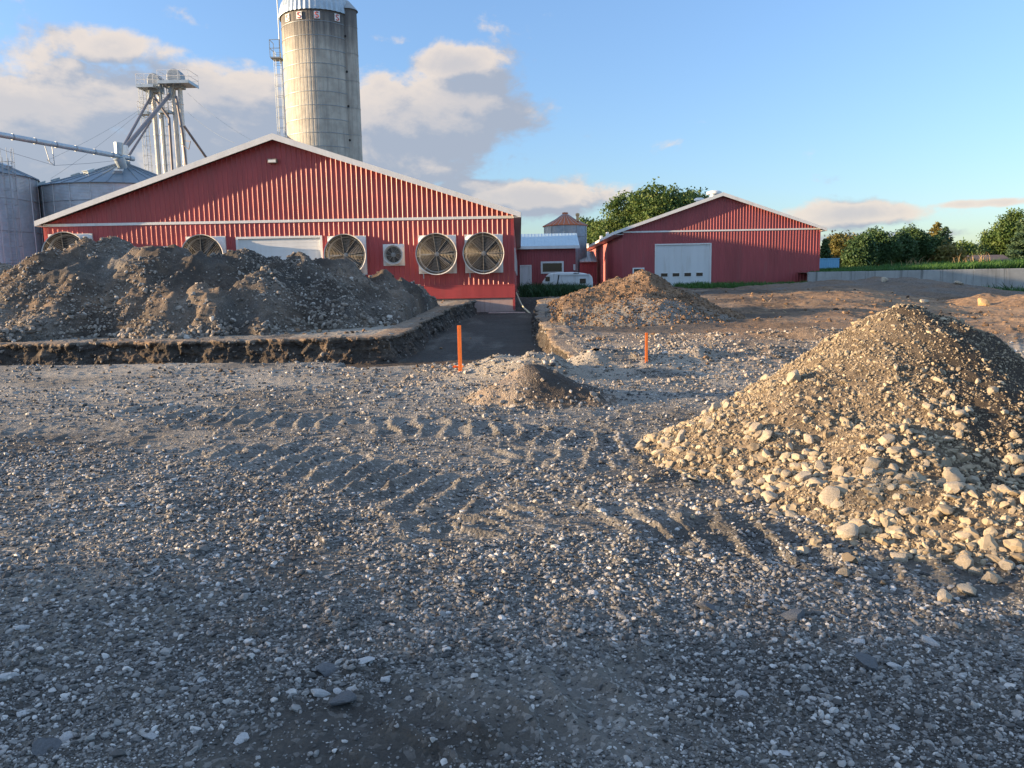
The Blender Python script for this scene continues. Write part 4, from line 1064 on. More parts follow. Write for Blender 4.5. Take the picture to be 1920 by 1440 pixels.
# ------------------------------------------------------------------ round bins and silo
def corr_profile(z0, z1, r_, amp=.012, p_=.10):
    n = int((z1 - z0) / p_ * 2); return [(r_ + (amp if i % 2 else 0), z0 + (z1 - z0) * i / n) for i in range(n + 1)]
def bin_(name, label, cx, cy, r_, zt_, zpk, body, roof, seams=24, sheet=1.12, nroof=28, corr=True, z0=.3, rings=True, vents=()):
    t = thing(name, label, 'grain bin', (cx, cy, z0))
    n = 96
    b = MB(); prof = corr_profile(0, zt_ - z0, r_) if corr else [(r_, 0), (r_, zt_ - z0)]
    b.lathe(prof, n); b.build('body', body, t, smooth=not corr)
    b = MB()
    for i in range(seams):
        th = 2 * math.pi * (i + .3) / seams; b.box(-.001, .001, 0, 0, 0, 0) if 0 else None
        c, s_ = math.cos(th), math.sin(th); rr_ = r_ + .03
        b.tube((rr_ * c, rr_ * s_, 0), (rr_ * c, rr_ * s_, zt_ - z0 - .02), .028, 4)
    b.build('stiffeners', M['galv'], t)
    if rings:
        b = MB(); z = 1.0
        while z < zt_ - z0 - .4: b.lathe([(r_ + .014, z - .02), (r_ + .05, z), (r_ + .014, z + .02)], n, closed=True); z += sheet * 2
        b.build('hoops', M['galv_dark'], t)
    # roof cone with radial ribs
    h = zpk - zt_; b = MB(); rt = .55 if r_ > 3 else .3
    b.lathe([(r_ - .02, zt_ - z0 - .06), (r_ + .14, zt_ - z0 - .04), (r_ + .14, zt_ - z0), (r_ * .45, zt_ - z0 + h * .56), (rt, zt_ - z0 + h * .95), (rt, zpk - z0 + .12), (0, zpk - z0 + .18)], n)
    ro = b.build('roof', roof, t)
    b = MB()
    for i in range(nroof):
        th = 2 * math.pi * i / nroof; c, s_ = math.cos(th), math.sin(th)
        p_ = Vector(((r_ + .13) * c, (r_ + .13) * s_, zt_ - z0 + .02)); q = Vector((rt * c, rt * s_, zt_ - z0 + h * .95 + .02))
        m2 = Vector((r_ * .45 * c, r_ * .45 * s_, zt_ - z0 + h * .56 + .02))
        rw = .016 if roof is M['rust'] else .035
        b.tube(p_, m2, rw, 4); b.tube(m2, q, rw, 4)
    b.build('roof_ribs', roof if roof is not M['rust'] else M['galv'], ro)
    for (ang, f_) in vents:
        c, s_ = math.cos(ang), math.sin(ang); rad = r_ * f_; zz = zt_ - z0 + h * (1 - f_) * .98
        b = MB(); b.box(-.28, .28, -.28, .28, 0, .28); b.box(-.33, .33, -.33, .33, .28, .33)
        v_ = b.build('vent', M['galv'], ro); v_.location = (rad * c, rad * s_, zz - .05); v_.rotation_euler = (0, .35, ang)
    return t
def cage_ladder(parent, p0, z0, z1, out, name='ladder', step=.45, w=.42, cage=True):
    """vertical ladder with safety hoops at local point p0, facing direction out"""
    o = Vector((out[0], out[1], 0)).normalized(); s_ = Vector((-o.y, o.x, 0)); b = MB(); p0 = Vector((p0[0], p0[1], 0))
    for k in (-1, 1): b.tube(p0 + s_ * (w / 2 * k) + Vector((0, 0, z0)), p0 + s_ * (w / 2 * k) + Vector((0, 0, z1)), .025, 5)
    z = z0 + .2
    while z < z1: b.tube(p0 - s_ * (w / 2) + Vector((0, 0, z)), p0 + s_ * (w / 2) + Vector((0, 0, z)), .014, 4); z += step
    lad = b.build(name, M['galv_dark'], parent)
    if cage:
        b = MB(); z = z0 + 2.0
        while z < z1 + .6:
            pts = [p0 + s_ * (.36 * math.cos(a_)) + o * (.1 + .62 * math.sin(a_)) + Vector((0, 0, z)) for a_ in [math.pi * i / 6 for i in range(7)]]
            b.path([p0 + s_ * .36 + Vector((0, 0, z))] + pts + [p0 - s_ * .36 + Vector((0, 0, z))], .016, 4); z += .95
        for a_ in (.0, .8, 1.57, 2.34, 3.14):
            q = p0 + s_ * (.36 * math.cos(a_)) + o * (.1 + .62 * math.sin(a_)); b.tube(q + Vector((0, 0, z0 + 2)), q + Vector((0, 0, z1 + .6)), .018, 4)
        b.build('safety_cage', M['galv_dark'], lad)
    return lad
# left bin
Yb = 56; rb_ = 5.0; cxb = X(77, Yb, 420) - rb_ * 1.16
ztb = Z(77, 330, Yb)
def blocks(t, r_, z, n, h, a0, a1, R_=M['galv']): pass
b1 = bin_('grain_bin', 'large corrugated steel grain bin cut off by the left edge of the photo', cxb, Yb, rb_, ztb, ztb + 2.5, M['galv'], M['roof_steel'], 22, 1.12, 30, vents=[(-.35, .55), (-.15, .8), (-.6, .75)])
cage_ladder(b1, (rb_ * .93 + .25, -rb_ * .36 - .1), .5, ztb - .3 + 1.0, (.93, -.36))
# back bin
Yc = 62; rc = 5.9; cxc = X(232, Yc, 330); ztc = Z(98, 362, Yc); zpc = Z(232, 306, Yc)
bin_('grain_bin', 'wide corrugated grain bin with dark conical roof behind the barn left slope', cxc, Yc, rc, ztc, zpc, M['galv'], M['roof_steel'], 24, 1.12, 34, vents=[(-2.6, .78), (-2.75, .55), (-2.5, .95), (-1.2, .55), (-.5, .8), (-2.0, .5)])
# conveyor over the bins
pA = at(-90, 236, 48); pB = at(250, 298, 61.5)
tC = thing('grain_conveyor', 'long galvanised grain conveyor tube running over the bin roofs', 'conveyor', pA)
b = MB(); b.tube((0, 0, 0), pB - pA, .185, 14); b.build('tube', M['galv'], tC, smooth=True)
dv = (pB - pA); b = MB()
for f_ in np.linspace(.05, .97, 9):
    q = dv * float(f_); e = dv.normalized() * .04; b.tube(q - e, q + e, .215, 14)
b.build('flange', M['galv_dark'], tC)
b = MB(); q = dv * .90; b.tube(q + Vector((0, 0, -.1)), q + Vector((.1, .4, -1.0)), .42, 12, .30); b.tube(q + Vector((0, 0, .1)), q + Vector((.05, 0, 1.0)), .28, 10, .34); b.build('spout', M['galv'], tC, smooth=True)
b = MB(); q = dv * .46
b.tube(q + Vector((-.15, 0, -.2)), q + Vector((.1, 0, -1.3)), .03, 5); b.tube(q + Vector((.35, 0, -.2)), q + Vector((.4, 0, -1.5)), .03, 5); b.tube(q + Vector((-.1, 0, -1.1)), q + Vector((.4, 0, -1.5)), .03, 5)
b.build('bracket', M['galv_dark'], tC)
b = MB(); b.path([q + Vector((.4, 0, -1.5)), dv * .25 + Vector((0, 0, -1.0)), dv * .0 + Vector((0, 0, -.3))], .012, 4); b.path([q + Vector((.4, 0, -1.5)), dv * .7 + Vector((0, 0, -.9)), dv * .93 + Vector((0, 0, -.2))], .012, 4); b.build('cable', M['galv_dark'], tC)

# bucket elevator towers
YE = 82.0
def elevator(label, pxt, pxb, ytop, headpx, plat, lowplat, pw):
    """two leg trunks leaning as seen; head, platform, ladder"""
    top = at(pxt, ytop + 32, YE); base_x = top.x
    t = thing('bucket_elevator', label, 'bucket elevator', (base_x, YE, .9))
    O_ = Vector((base_x, YE, .9)); k = YE / F
    h = top.z - .9
    for s_ in (-1, 1):
        b = MB(); x = s_ * .34
        b.tube((x, 0, 0), (x, 0, h), .23, 14)
        z = 1.5
        while z < h: b.tube((x, 0, z - .04), (x, 0, z + .04), .27, 14); z += 3.0
        b.build('leg_casing', M['galv_light'], t, smooth=True)
    # head: rounded hood
    hw = headpx * k / 2; b = MB(); hh = 33 * k
    prof = [(-hw, 0)] + [(hw * math.cos(math.pi - a_), hh * .62 + hh * .38 * math.sin(a_)) for a_ in np.linspace(0, math.pi, 13)] + [(hw, 0)]
    b.prismY([(x, z + h - .2) for x, z in prof], -.55, .55); b.prismY([(x * 1.03, z * 1.01 + h - .2) for x, z in prof], -.06, .06); b.build('head', M['galv_dark'], t, bevel=.04)
    # discharge spout below head
    b = MB(); b.tube((-.3, -.4, h + .1), (-.5, -.8, h - 1.4), .30, 10, .2); b.build('discharge', M['galv_dark'], t, smooth=True)
    def platform(x0, x1, y0, y1, z, nm='platform'):
        b = MB(); b.box(x0, x1, y0, y1, z - .08, z); 
        b.box(x0, x1, y0 - .03, y0, z - .18, z + .12); b.box(x0 - .03, x0, y0, y1, z - .18, z + .12); b.box(x1, x1 + .03, y0, y1, z - .18, z + .12)
        p_ = b.build(nm, M['galv'], t)
        b = MB(); nseg = max(2, int((x1 - x0) / .9))
        for i in range(nseg + 1):
            xx = x0 + (x1 - x0) * i / nseg
            for yy in (y0, y1): b.tube((xx, yy, z), (xx, yy, z + 1.1), .026, 5)
        for zz in (.55, 1.1):
            b.tube((x0, y0, z + zz), (x1, y0, z + zz), .026, 5); b.tube((x0, y1, z + zz), (x1, y1, z + zz), .026, 5)
            b.tube((x0, y0, z + zz), (x0, y1, z + zz), .026, 5); b.tube((x1, y0, z + zz), (x1, y1, z + zz), .026, 5)
        b.build('railing', M['white'], p_)
        return p_
    for (a_, c_, zpy) in plat:
        x0 = at(a_, zpy, YE).x - base_x; x1 = at(c_, zpy, YE).x - base_x; z = at(a_, zpy, YE).z - .9
        platform(x0, x1, -1.5, 1.0, z)
    for (a_, c_, zpy) in lowplat:
        x0 = at(a_, zpy, YE).x - base_x; x1 = at(c_, zpy, YE).x - base_x; z = at(a_, zpy, YE).z - .9
        platform(x0, x1, -1.3, .0, z, 'rest_platform')
    cage_ladder(t, (-1.15, -.2), 0, h, (-.3, -1))
    return t
elevator('left bucket elevator tower with round head and railed platform behind the bins', 293, 305, 139, 22, [(269, 300, 167)], [(270, 288, 216)], 22)
elevator('right, slightly taller bucket elevator tower with wide railed platform', 331, 343, 131, 26, [(308, 365, 160)], [(308, 326, 213)], 26)
# distribution pipes
def pipe(pts, r_, label, mat=None, grp='slanted spout pipes of the elevators'):
    P_ = [at(*p) for p in pts]; b = MB(); b.path(P_, r_, 10)
    for q in P_[1:-1]: b.lathe([(0, -.0), (r_ * 1.15, 0), (0, .01)], 8, c=q)
    return tag(b.build('spout_pipe', mat or M['pipe'], smooth=True), label, 'spout pipe', grp)
pipe([(281, 184, 80.6), (230, 277, 62)], .12, 'thin spout pipe from the left elevator down to the bin roof')
pipe([(318, 178, 80.6), (233, 279, 62)], .18, 'thick spout pipe crossing in front of both elevators to the bin roof')
pipe([(283, 227, 80.4), (241, 293, 62.2)], .10, 'short lower spout pipe ending at the conveyor')
pipe([(289, 182, 80.4), (317, 222, 80.4), (324, 330, 80.4)], .13, 'bent spout pipe dropping straight down between the towers')
pipe([(330, 180, 80.4), (342, 250, 80.4), (351, 330, 80.4)], .13, 'spout pipe descending in front of the right elevator')
pipe([(345, 236, 80), (390, 300, 82)], .13, 'spout pipe slanting right behind the barn roof')
pipe([(347, 264, 80.4), (357, 265, 79.8), (354, 280, 79.8), (338, 268, 80.2)], .04, 'small triangular bracket on the right elevator', grp=None)
# diverter at pipe ends
q = at(231, 284, 61.8); b = MB(); b.lathe([(0, -.9), (.22, -.9), (.3, -.3), (.42, .1), (.36, .45), (0, .5)], 16, c=(0, 0, 0)); o = b.build('diverter', M['white'], smooth=True); o.location = q
tag(o, 'pale valve housing where the spout pipes meet above the bin', 'valve')
def cable(a, b_, label, r_=.012, sag=.3):
    A = Vector(a); Bv = Vector(b_); pts = [A.lerp(Bv, i / 10) - Vector((0, 0, 4 * sag * (i / 10) * (1 - i / 10))) for i in range(11)]
    m_ = MB(); m_.path(pts, r_, 4); return tag(m_.build('guy_wire', M['galv_dark']), label, 'guy wire', 'guy wires of the elevator towers')
cable(at(285, 190, 82), at(90, 300, 66), 'thin guy wire from the left elevator tower down to the left')
cable(at(285, 190, 82), at(95, 335, 75), 'lower thin guy wire from the left elevator tower')
cable(at(352, 175, 82), at(470, 262, 72), 'thin guy wire from the right elevator tower to the right')
cable(at(352, 210, 82), at(440, 268, 72), 'lower thin guy wire from the right elevator tower')

# ---- tower silo
YT = 75.0; rs = 3.68
cxs = (at(531, 140, YT).x + at(675.5, 140, YT).x) / 2 - .28
rs = (at(659, 140, YT).x - at(536, 140, YT).x) / 2 + .22
cxs = at(535, 140, YT).x + rs * 1.0
tT = thing('tower_silo', 'tall concrete tower silo with metal dome rising behind the big barn', 'silo', (cxs, YT, 0))
b = MB(); n = 240; zt0 = Z(600, 9, YT - 3.5)
def silo_ring(n, rr_, z):
    return [(rr_ * (1 - (.004 if i % 4 == 0 else 0)) * math.cos(2 * math.pi * i / n), rr_ * (1 - (.004 if i % 4 == 0 else 0)) * math.sin(2 * math.pi * i / n), z) for i in range(n)]
v_ = silo_ring(n, rs, 0) + silo_ring(n, rs, zt0)
b.add(v_, [(i, (i + 1) % n, n + (i + 1) % n, n + i) for i in range(n)]); b.build('wall', M['silo'], tT)
b = MB(); z = 1.0; kk = 0
while z < zt0 - .3: b.lathe([(rs + .0, z - .03), (rs + .035, z - .015), (rs + .035, z + .015), (rs, z + .03)], 96); z += 1.2
b.build('hoops', M['galv_dark'], tT)
b = MB(); nd = 96; prof = [(rs + .12, zt0 - .25), (rs + .12, zt0)] + [(rs * math.cos(a_) + .10, zt0 + rs * .82 * math.sin(a_)) for a_ in np.linspace(.0, 1.45, 10)] + [(0, zt0 + rs * .84)]
vs = []; 
for i in range(nd):
    th = 2 * math.pi * i / nd; f_ = 1 + (.022 if i % 2 else 0)
    for (r_, z) in prof: vs.append((r_ * f_ * math.cos(th), r_ * f_ * math.sin(th), z))
m_ = len(prof); b.add(vs, [(i * m_ + k, ((i + 1) % nd) * m_ + k, ((i + 1) % nd) * m_ + k + 1, i * m_ + k + 1) for i in range(nd) for k in range(m_ - 1)])
b.build('dome', M['galv'], tT)
# chute on the right side
cth = -.30; cc = (rs * math.cos(cth), rs * math.sin(cth)); b = MB(); vs = []; nn = 20
for z in (0, zt0 + .3):
    for i in range(nn): a_ = cth - 1.9 + 3.8 * i / (nn - 1); vs.append((cc[0] * .93 + .86 * math.cos(a_), cc[1] * .93 + .86 * math.sin(a_), z))
b.add(vs, [(i, i + 1, nn + i + 1, nn + i) for i in range(nn - 1)])
ch = b.build('chute', M['silo'], tT, smooth=True)
b = MB(); b.lathe([(1.0, zt0 + .25), (.9, zt0 + .4), (.25, zt0 + 1.1), (0, zt0 + 1.15)], 20, c=(cc[0] * .93, cc[1] * .93, 0)); b.build('chute_cap', M['galv_dark'], ch)
for i in range(4):
    z = Z(660, [66, 133, 198, 262][i], YT - 2); a_ = cth - 1.35; b = MB()
    q = Vector((cc[0] * .93 + .87 * math.cos(a_), cc[1] * .93 + .87 * math.sin(a_), z)); b.tube(q, q + Vector((math.cos(a_) * .02, math.sin(a_) * .02, 0)), .11, 10); b.build('vent_hole', M['dark'], ch)
b = MB(); z = 1.0
while z < zt0 - .3:
    pts = [(cc[0] * .93 + .875 * math.cos(cth - 1.5 + 3.0 * i / 12), cc[1] * .93 + .875 * math.sin(cth - 1.5 + 3.0 * i / 12), z) for i in range(13)]
    b.path([Vector(p) for p in pts], .014, 4); z += 2.4
b.build('chute_hoops', M['galv_dark'], ch)
cage_ladder(tT, (-rs - .12, -.5), 2, zt0 - 3.6, (-1, -.15), step=.5)
b = MB(); z = zt0 - 3.6; b.box(-rs - 1.0, -rs - .05, -1.1, .1, z - .1, z); 
for xx, yy in ((-rs - 1, -1.1), (-rs - 1, .1), (-rs - .1, -1.1)): b.tube((xx, yy, z), (xx, yy, z + 1.5), .03, 5)
for zz in (.75, 1.5): b.path([Vector((-rs - .1, -1.1, z + zz)), Vector((-rs - 1, -1.1, z + zz)), Vector((-rs - 1, .1, z + zz))], .03, 5)
b.build('ladder_platform', M['galv_dark'], tT)
b = MB(); b.tube((-rs - .3, -.3, zt0 - 4), (-rs - .3, -.3, zt0 + 4), .05, 6); b.build('fill_pipe', M['galv_dark'], tT)
# letter plates below the dome: red S on white
def s_plate(th, z):
    c, s_ = math.cos(th), math.sin(th); nrm = Vector((c, s_, 0)); tg = Vector((-s_, c, 0)); O_ = nrm * (rs + .05) + Vector((0, 0, z))
    def bx(u0, u1, w0, w1, d0, d1, mb):
        vs = []
        for d in (d0, d1):
            for u, w in ((u0, w0), (u1, w0), (u1, w1), (u0, w1)): vs.append(O_ + tg * u + nrm * d + Vector((0, 0, w)))
        mb.add(vs, [(0, 1, 2, 3), (7, 6, 5, 4), (0, 4, 5, 1), (1, 5, 6, 2), (2, 6, 7, 3), (3, 7, 4, 0)])
    b = MB(); bx(-.26, .26, -.31, .31, 0, .03, b); p_ = b.build('letter_plate', M['white'], tT)
    L = MB(); sgn = -1  # reading direction as seen from outside
    curve = [(.13, .17), (.07, .22), (-.07, .22), (-.14, .15), (-.12, .06), (0, .0), (.12, -.06), (.14, -.15), (.07, -.22), (-.07, -.22), (-.13, -.17)]
    pts = [O_ + tg * (u) + nrm * .045 + Vector((0, 0, w)) for u, w in curve]
    L.path(pts, .042, 6); L.build('letter', M['red_logo'], p_)
for px in (537, 562, 595, 628):
    x = at(px, 20, YT - 3).x - cxs; a_ = -math.acos(max(-.97, min(.97, x / rs)))
    s_plate(a_, zt0 - .75)

# ---- old bin with rusty roof
Yo = 80.0; ro_ = (at(1100, 440, Yo).x - at(1020, 440, Yo).x) / 2; cxo = (at(1100, 440, Yo).x + at(1020, 440, Yo).x) / 2
bo2 = bin_('old_bin', 'old blue-grey steel bin with rust-streaked conical roof between the barns', cxo, Yo, ro_, Z(1060, 424, Yo), Z(1060, 401, Yo), M['galv_dark'], M['rust'], 10, 1.2, 26, corr=False, rings=True)
bo2['category'] = 'bin'
a = at(1083, 412, Yo - 1.2); b = MB(); b.lathe([(0, -.1), (.14, -.1), (.14, .35), (.2, .4), (.2, .6), (0, .68)], 14); o = b.build('roof_vent', M['straw'], bo2, smooth=True); o.location = a - Vector((cxo, Yo, .3))

# ---- white van body behind the weeds
YV = 58.0
def vp(px, py): q = at(px, py, YV); return (q.x, q.z)
tV = thing('van', 'derelict white van with a dark door gap standing in front of the low outbuilding', 'van', (vp(1015, 548)[0], YV, vp(1015, 548)[1])); OV = Vector((vp(1015, 548)[0], YV, vp(1015, 548)[1]))
out = [(1014, 546), (1015, 536), (1018, 528), (1022, 523), (1026, 516), (1032, 512.5), (1050, 510.5), (1075, 510), (1095, 512), (1107, 515), (1111, 520), (1112, 530), (1112, 546)]
b = MB(); b.prismY([vp(*q) for q in out], YV, YV + 1.8); bd = b.build('body', M['van'], tV, origin=OV, bevel=.08)
def vpart(x0, y0, x1, y1, nm, mt, d0=-.02, d1=.03, par=None, bev=0):
    a_ = vp(x0, y0); c_ = vp(x1, y1); mb = MB(); mb.box(a_[0], c_[0], YV + d0, YV + d1, c_[1], a_[1]); return mb.build(nm, mt, par or tV, origin=OV, bevel=bev)
vpart(1022.5, 519, 1031, 527.5, 'window', M['glass']); vpart(1087, 522.5, 1098.5, 531.5, 'window', M['glass'])
vpart(1085.5, 521, 1100, 533, 'window_frame', M['van'], -.012, .02); 
mb = MB(); mb.prismY([vp(1046.5, 516), vp(1049, 515), vp(1047, 528), vp(1044, 540), vp(1041.5, 540), vp(1045, 528)], YV - .02, YV + .02); mb.build('door_gap', M['dark'], tV, origin=OV)
for x0 in (1034, 1052.5, 1078.5): vpart(x0, 516, x0 + .35, 545, 'door_seam', M['dark'], -.012, .02)
vpart(1051, 514.6, 1106, 515.4, 'gutter', M['van'], -.06, .02)
for i in range(4): vpart(1075.5 + i * 2.7, 511.6, 1077.4 + i * 2.7, 513.2, 'roof_vent', M['dark'], -.03, .2)
for xx in (1030, 1095):
    q = vp(xx, 548); b = MB(); b.latheY([(0, -.12), (.2, -.12), (.34, -.1), (.36, 0), (.36, .1), (0, .1)], 24, c=(q[0], YV + .1, q[1])); w_ = b.build('wheel', M['dark'], tV, origin=OV)

# ---- light blue tank and other far things
Yt = 84.0
x0, x1, z0, z1 = rectpx(1530, 512, 1573, 486, Yt)
tk = thing('storage_container', 'light blue steel container behind the far barn right corner', 'container', (x0, Yt, z0)); 
b = MB(); b.box(0, x1 - x0, .02, 2.4, -1.0, z1 - z0); b.build('body', M['tank_blue'], tk)
b = MB(); xx = .1
while xx < x1 - x0 - .1: b.box(xx, xx + .12, -.02, .02, -.8, z1 - z0 - .12); xx += .25
b.build('ribs', M['tank_blue'], tk); b = MB(); b.box(-.03, x1 - x0 + .03, -.05, 2.43, z1 - z0, z1 - z0 + .1); b.build('rim', M['tank_blue'], tk)

# ---- silage wall
YW = 58.0
wx0 = X(1516, YW, 512); wx1 = 62.0; wz = Z(1516, 511, YW)
tW = thing('silage_wall', 'long stained grey concrete retaining wall with grass growing behind its top', 'wall', (wx0, YW, 0))
xx = 0; 
while xx < wx1 - wx0:
    b = MB(); b.box(xx + .006, xx + 2.43, 0, .25, -.6, wz); b.build('panel', M['conc_wall'], tW, bevel=.012); xx += 2.44
b = MB(); b.box(0, wx1 - wx0, .05, .24, wz + .001, wz + .04); b.build('coping', M['conc_wall'], tW)
# earth berm held by the wall
bx = np.linspace(wx0 + .2, 75, 90); by = np.linspace(YW + .255, 110, 60)
BX, BY = np.meshgrid(bx, by); BZ = wz - .12 + np.minimum(BY - YW, 8) * .03 + fbm(BX, BY, 3, 3, 140) * .12
BZ = BZ - sst(16, 52, BY - YW) * 1.0
idx = np.arange(BX.size).reshape(BX.shape); Fq = np.stack([idx[:-1, :-1], idx[:-1, 1:], idx[1:, 1:], idx[1:, :-1]], -1).reshape(-1, 4)
M['turf'] = simple('turf_soil', (.05, .075, .03), .95, 0, .4, 1.5)
tag(np_mesh('berm', np.stack([BX, BY, BZ], -1).reshape(-1, 3), Fq, M['turf'], smooth=True), kind='structure')
# far long brown roofed building at the right
Yf = 134.0
x0, x1, z0, z1 = rectpx(1790, 494, 1908, 477, Yf)
tf = thing('long_house', 'low far house with long brown roof showing above the grass at right', 'house', (x0, Yf, z0))
b = MB(); b.prismX([(0, 0), (4, z1 - z0 + .0), (8, 0), (8, -.2), (0, -.2)], 0, x1 - x0); b.build('roof', M['brownroof'], tf)
b = MB(); b.box(.4, x1 - x0 - .4, .6, 7.4, -3, -.2); b.build('wall', M['brick_red'], tf)
a0, a1, c0, c1 = rectpx(1886, 499, 1906, 491, Yf - 1)
b = MB(); b.box(a0 - x0, a1 - x0, -1.5, -1.2, -2.6, c1 - z0); b.build('porch', M['brick_red'], tf)

# ------------------------------------------------------------------ stakes and small things
def stake(label, px, pyb, pyt, w, z=0, lean=0.0, loc=None):
    x, y = gp(px, pyb, z); zz = Hs(x, y); h = Z(px, pyt, y) - zz
    t = thing('survey_stake', label, 'stake', (x, y, zz), 'orange survey stakes')
    b = MB(); e = w / 2; b.add([(-e, -.006, -.2), (e, -.006, -.2), (e, .012, -.2), (-e, .012, -.2), (-e + lean, -.006, h), (e + lean, -.006, h), (e + lean, .012, h), (-e + lean, .012, h)],
        [(0, 3, 2, 1), (4, 5, 6, 7), (0, 1, 5, 4), (1, 2, 6, 5), (2, 3, 7, 6), (3, 0, 4, 7)])
    b.add([(-e + .006, -.010, -.2), (-e + .010, -.010, -.2), (-e + .010 + lean, -.010, h), (-e + .006 + lean, -.010, h)], [(0, 1, 2, 3)])
    b.build('lath', M['orange'], t, bevel=.002); return t
stake('tallest orange survey stake, standing in front of the trench', 863.5, 712, 610, .064)
x, y = gp(860, 709)
b = MB(); 
for k in range(7):
    a_ = random.uniform(0, 6.28); b.add([(x, y - .02, Hs(x, y) + .02), (x + .10 * math.cos(a_), y - .02 + .08 * math.sin(a_), Hs(x, y) + .03), (x + .09 * math.cos(a_ + .3), y - .02 + .08 * math.sin(a_ + .3), Hs(x, y) + .06), (x + .01, y - .02, Hs(x, y) + .05)], [(0, 1, 2, 3)])
tag(b.build('marking_ribbon', M['orange']), 'scrap of orange ribbon on the ground at the foot of the tallest stake', 'ribbon')
stake('orange survey stake on the low gravel rise left of the big pile', 1212, 696, 624, .048)
stake('tiny broken orange stake stub just left of a taller stake', 1199, 688, 677, .03, lean=.02)
stake('distant short orange stake at the foot of the brown heap', 1085, 594, 569, .07, .47)
# hose
pts = [at(968, 549, 37.2), at(971, 556, 37.0), at(974, 563, 36.6), at(978, 571, 36.2), at(983, 578, 35.8), at(989, 583, 35.5), at(994, 588, 35.2), at(1000, 593.5, 34.8), at(1006, 594.5, 34.6), at(1012, 593, 34.4), at(1019, 590, 34.4)]
b = MB(); b.path(pts, .035, 6); tag(b.build('hose', M['rope'], smooth=True), 'pale hose hanging into the trench at the corner of the big barn', 'hose')
# ------------------------------------------------------------------ vegetation
def blades(name, P, h, w, mat, seed, label, cat, lean=.35, parent=None, kind='stuff', curl=.3):
    r = np.random.default_rng(seed); n = len(P)
    a = r.uniform(0, 2 * math.pi, n); d = np.stack([np.cos(a), np.sin(a), np.zeros(n)], 1)
    a2 = r.uniform(0, 2 * math.pi, n); l = np.stack([np.cos(a2), np.sin(a2), np.zeros(n)], 1) * (h * r.uniform(0, lean * 2, n))[:, None]
    up = np.array([0, 0, 1.0]) * h[:, None]
    W = d * w[:, None] / 2
    v = np.stack([P - W, P + W, P + W * .8 + up * .55 + l * .35, P - W * .8 + up * .55 + l * .35, P + up * (1 - .25 * r.random(n))[:, None] + l * (1 + curl)], 1).reshape(-1, 3)
    b = np.arange(n)[:, None] * 5
    f = np.concatenate([b + np.array([0, 1, 2]), b + np.array([0, 2, 3]), b + np.array([3, 2, 4])], 0)
    o = np_mesh(name, v, f, mat, parent, False, {'tone': np.repeat(r.random(n), 5)})
    return tag(o, label, cat, kind=kind)
def crown_mesh(name, blobs, nleaf, size, mat, parent, seed, shell=.55, flat=1.0):
    """leaf quads in clumps spread through ellipsoid volumes"""
    r = np.random.default_rng(seed); Ps = []; tot = sum(b[3] * b[4] * b[5] for b in blobs) ** 1
    for (cx, cy, cz, rx, ry, rz) in blobs:
        n = int(nleaf * rx * ry * rz / tot); nc = max(6, n // 28)
        c = r.normal(size=(nc, 3)); c /= np.linalg.norm(c, axis=1)[:, None]; rad = r.uniform(shell ** 2, 1, nc) ** .5
        c = c * rad[:, None] * (1 + .15 * r.normal(size=nc))[:, None]
        k = r.integers(0, nc, n)
        p = c[k] * np.array([rx, ry, rz]) + r.normal(size=(n, 3)) * np.array([1, 1, .65]) * size * r.uniform(1.2, 2.6, nc)[k][:, None]
        Ps.append(np.concatenate([p + np.array([cx, cy, cz]), r.random(nc)[k][:, None]], 1))
    P = np.concatenate(Ps); n = len(P)
    A = r.normal(size=(n, 3)); A /= np.linalg.norm(A, axis=1)[:, None]
    B = np.cross(A, r.normal(size=(n, 3))); B /= np.linalg.norm(B, axis=1)[:, None]
    s = size * r.uniform(.6, 1.3, n)[:, None]
    c0 = P[:, :3]; v = np.stack([c0 - A * s, c0 + B * s * .55, c0 + A * s, c0 - B * s * .55], 1).reshape(-1, 3)
    f = np.arange(n * 4).reshape(n, 4)
    tone = np.clip(P[:, 3] * .6 + r.random(n) * .4, 0, 1)
    return np_mesh(name, v, f, mat, parent, False, {'tone': np.repeat(tone, 4)})
def tree(name, label, x, y, z, h, w, mat, n, seed, group=None, size=.28, trunk=.28, low=.25, cat='tree', nb=11, top=1.0):
    r = random.Random(seed); t = thing(name, label, cat, (x, y, z), group)
    ch = h * (1 - low); cz = h * low + ch / 2
    blobs = [(0, 0, cz, w * .36, w * .36, ch * .40)]
    limbs = []
    for i in range(nb):
        a = 2 * math.pi * i / nb + r.uniform(-.3, .3); e = r.uniform(-.75, .95); q = math.sqrt(max(.08, 1 - e * e * .9))
        bx_ = math.cos(a) * w * .33 * q; by_ = math.sin(a) * w * .33 * q; bz_ = cz + e * ch * .36
        s_ = r.uniform(.14, .23); blobs.append((bx_, by_, bz_, w * s_, w * s_, ch * s_ * .95)); limbs.append((bx_, by_, bz_))
    crown_mesh('crown', blobs, n, size, mat, t, seed)
    b = MB(); tr = h * .022 + .05; b.tube((0, 0, -.4), (0, 0, h * .45), tr, 10, tr * .6); b.tube((0, 0, h * .45), (r.uniform(-.3, .3), 0, h * .8), tr * .6, 8, tr * .2)
    for (a_, c_, d_) in limbs:
        hs = r.uniform(.25, .5) * h; b.tube((0, 0, hs), (a_ * .9, c_ * .9, max(d_, hs + .3)), tr * .4, 6, tr * .1)
    b.build('trunk', M['bark'], t, smooth=True); return t
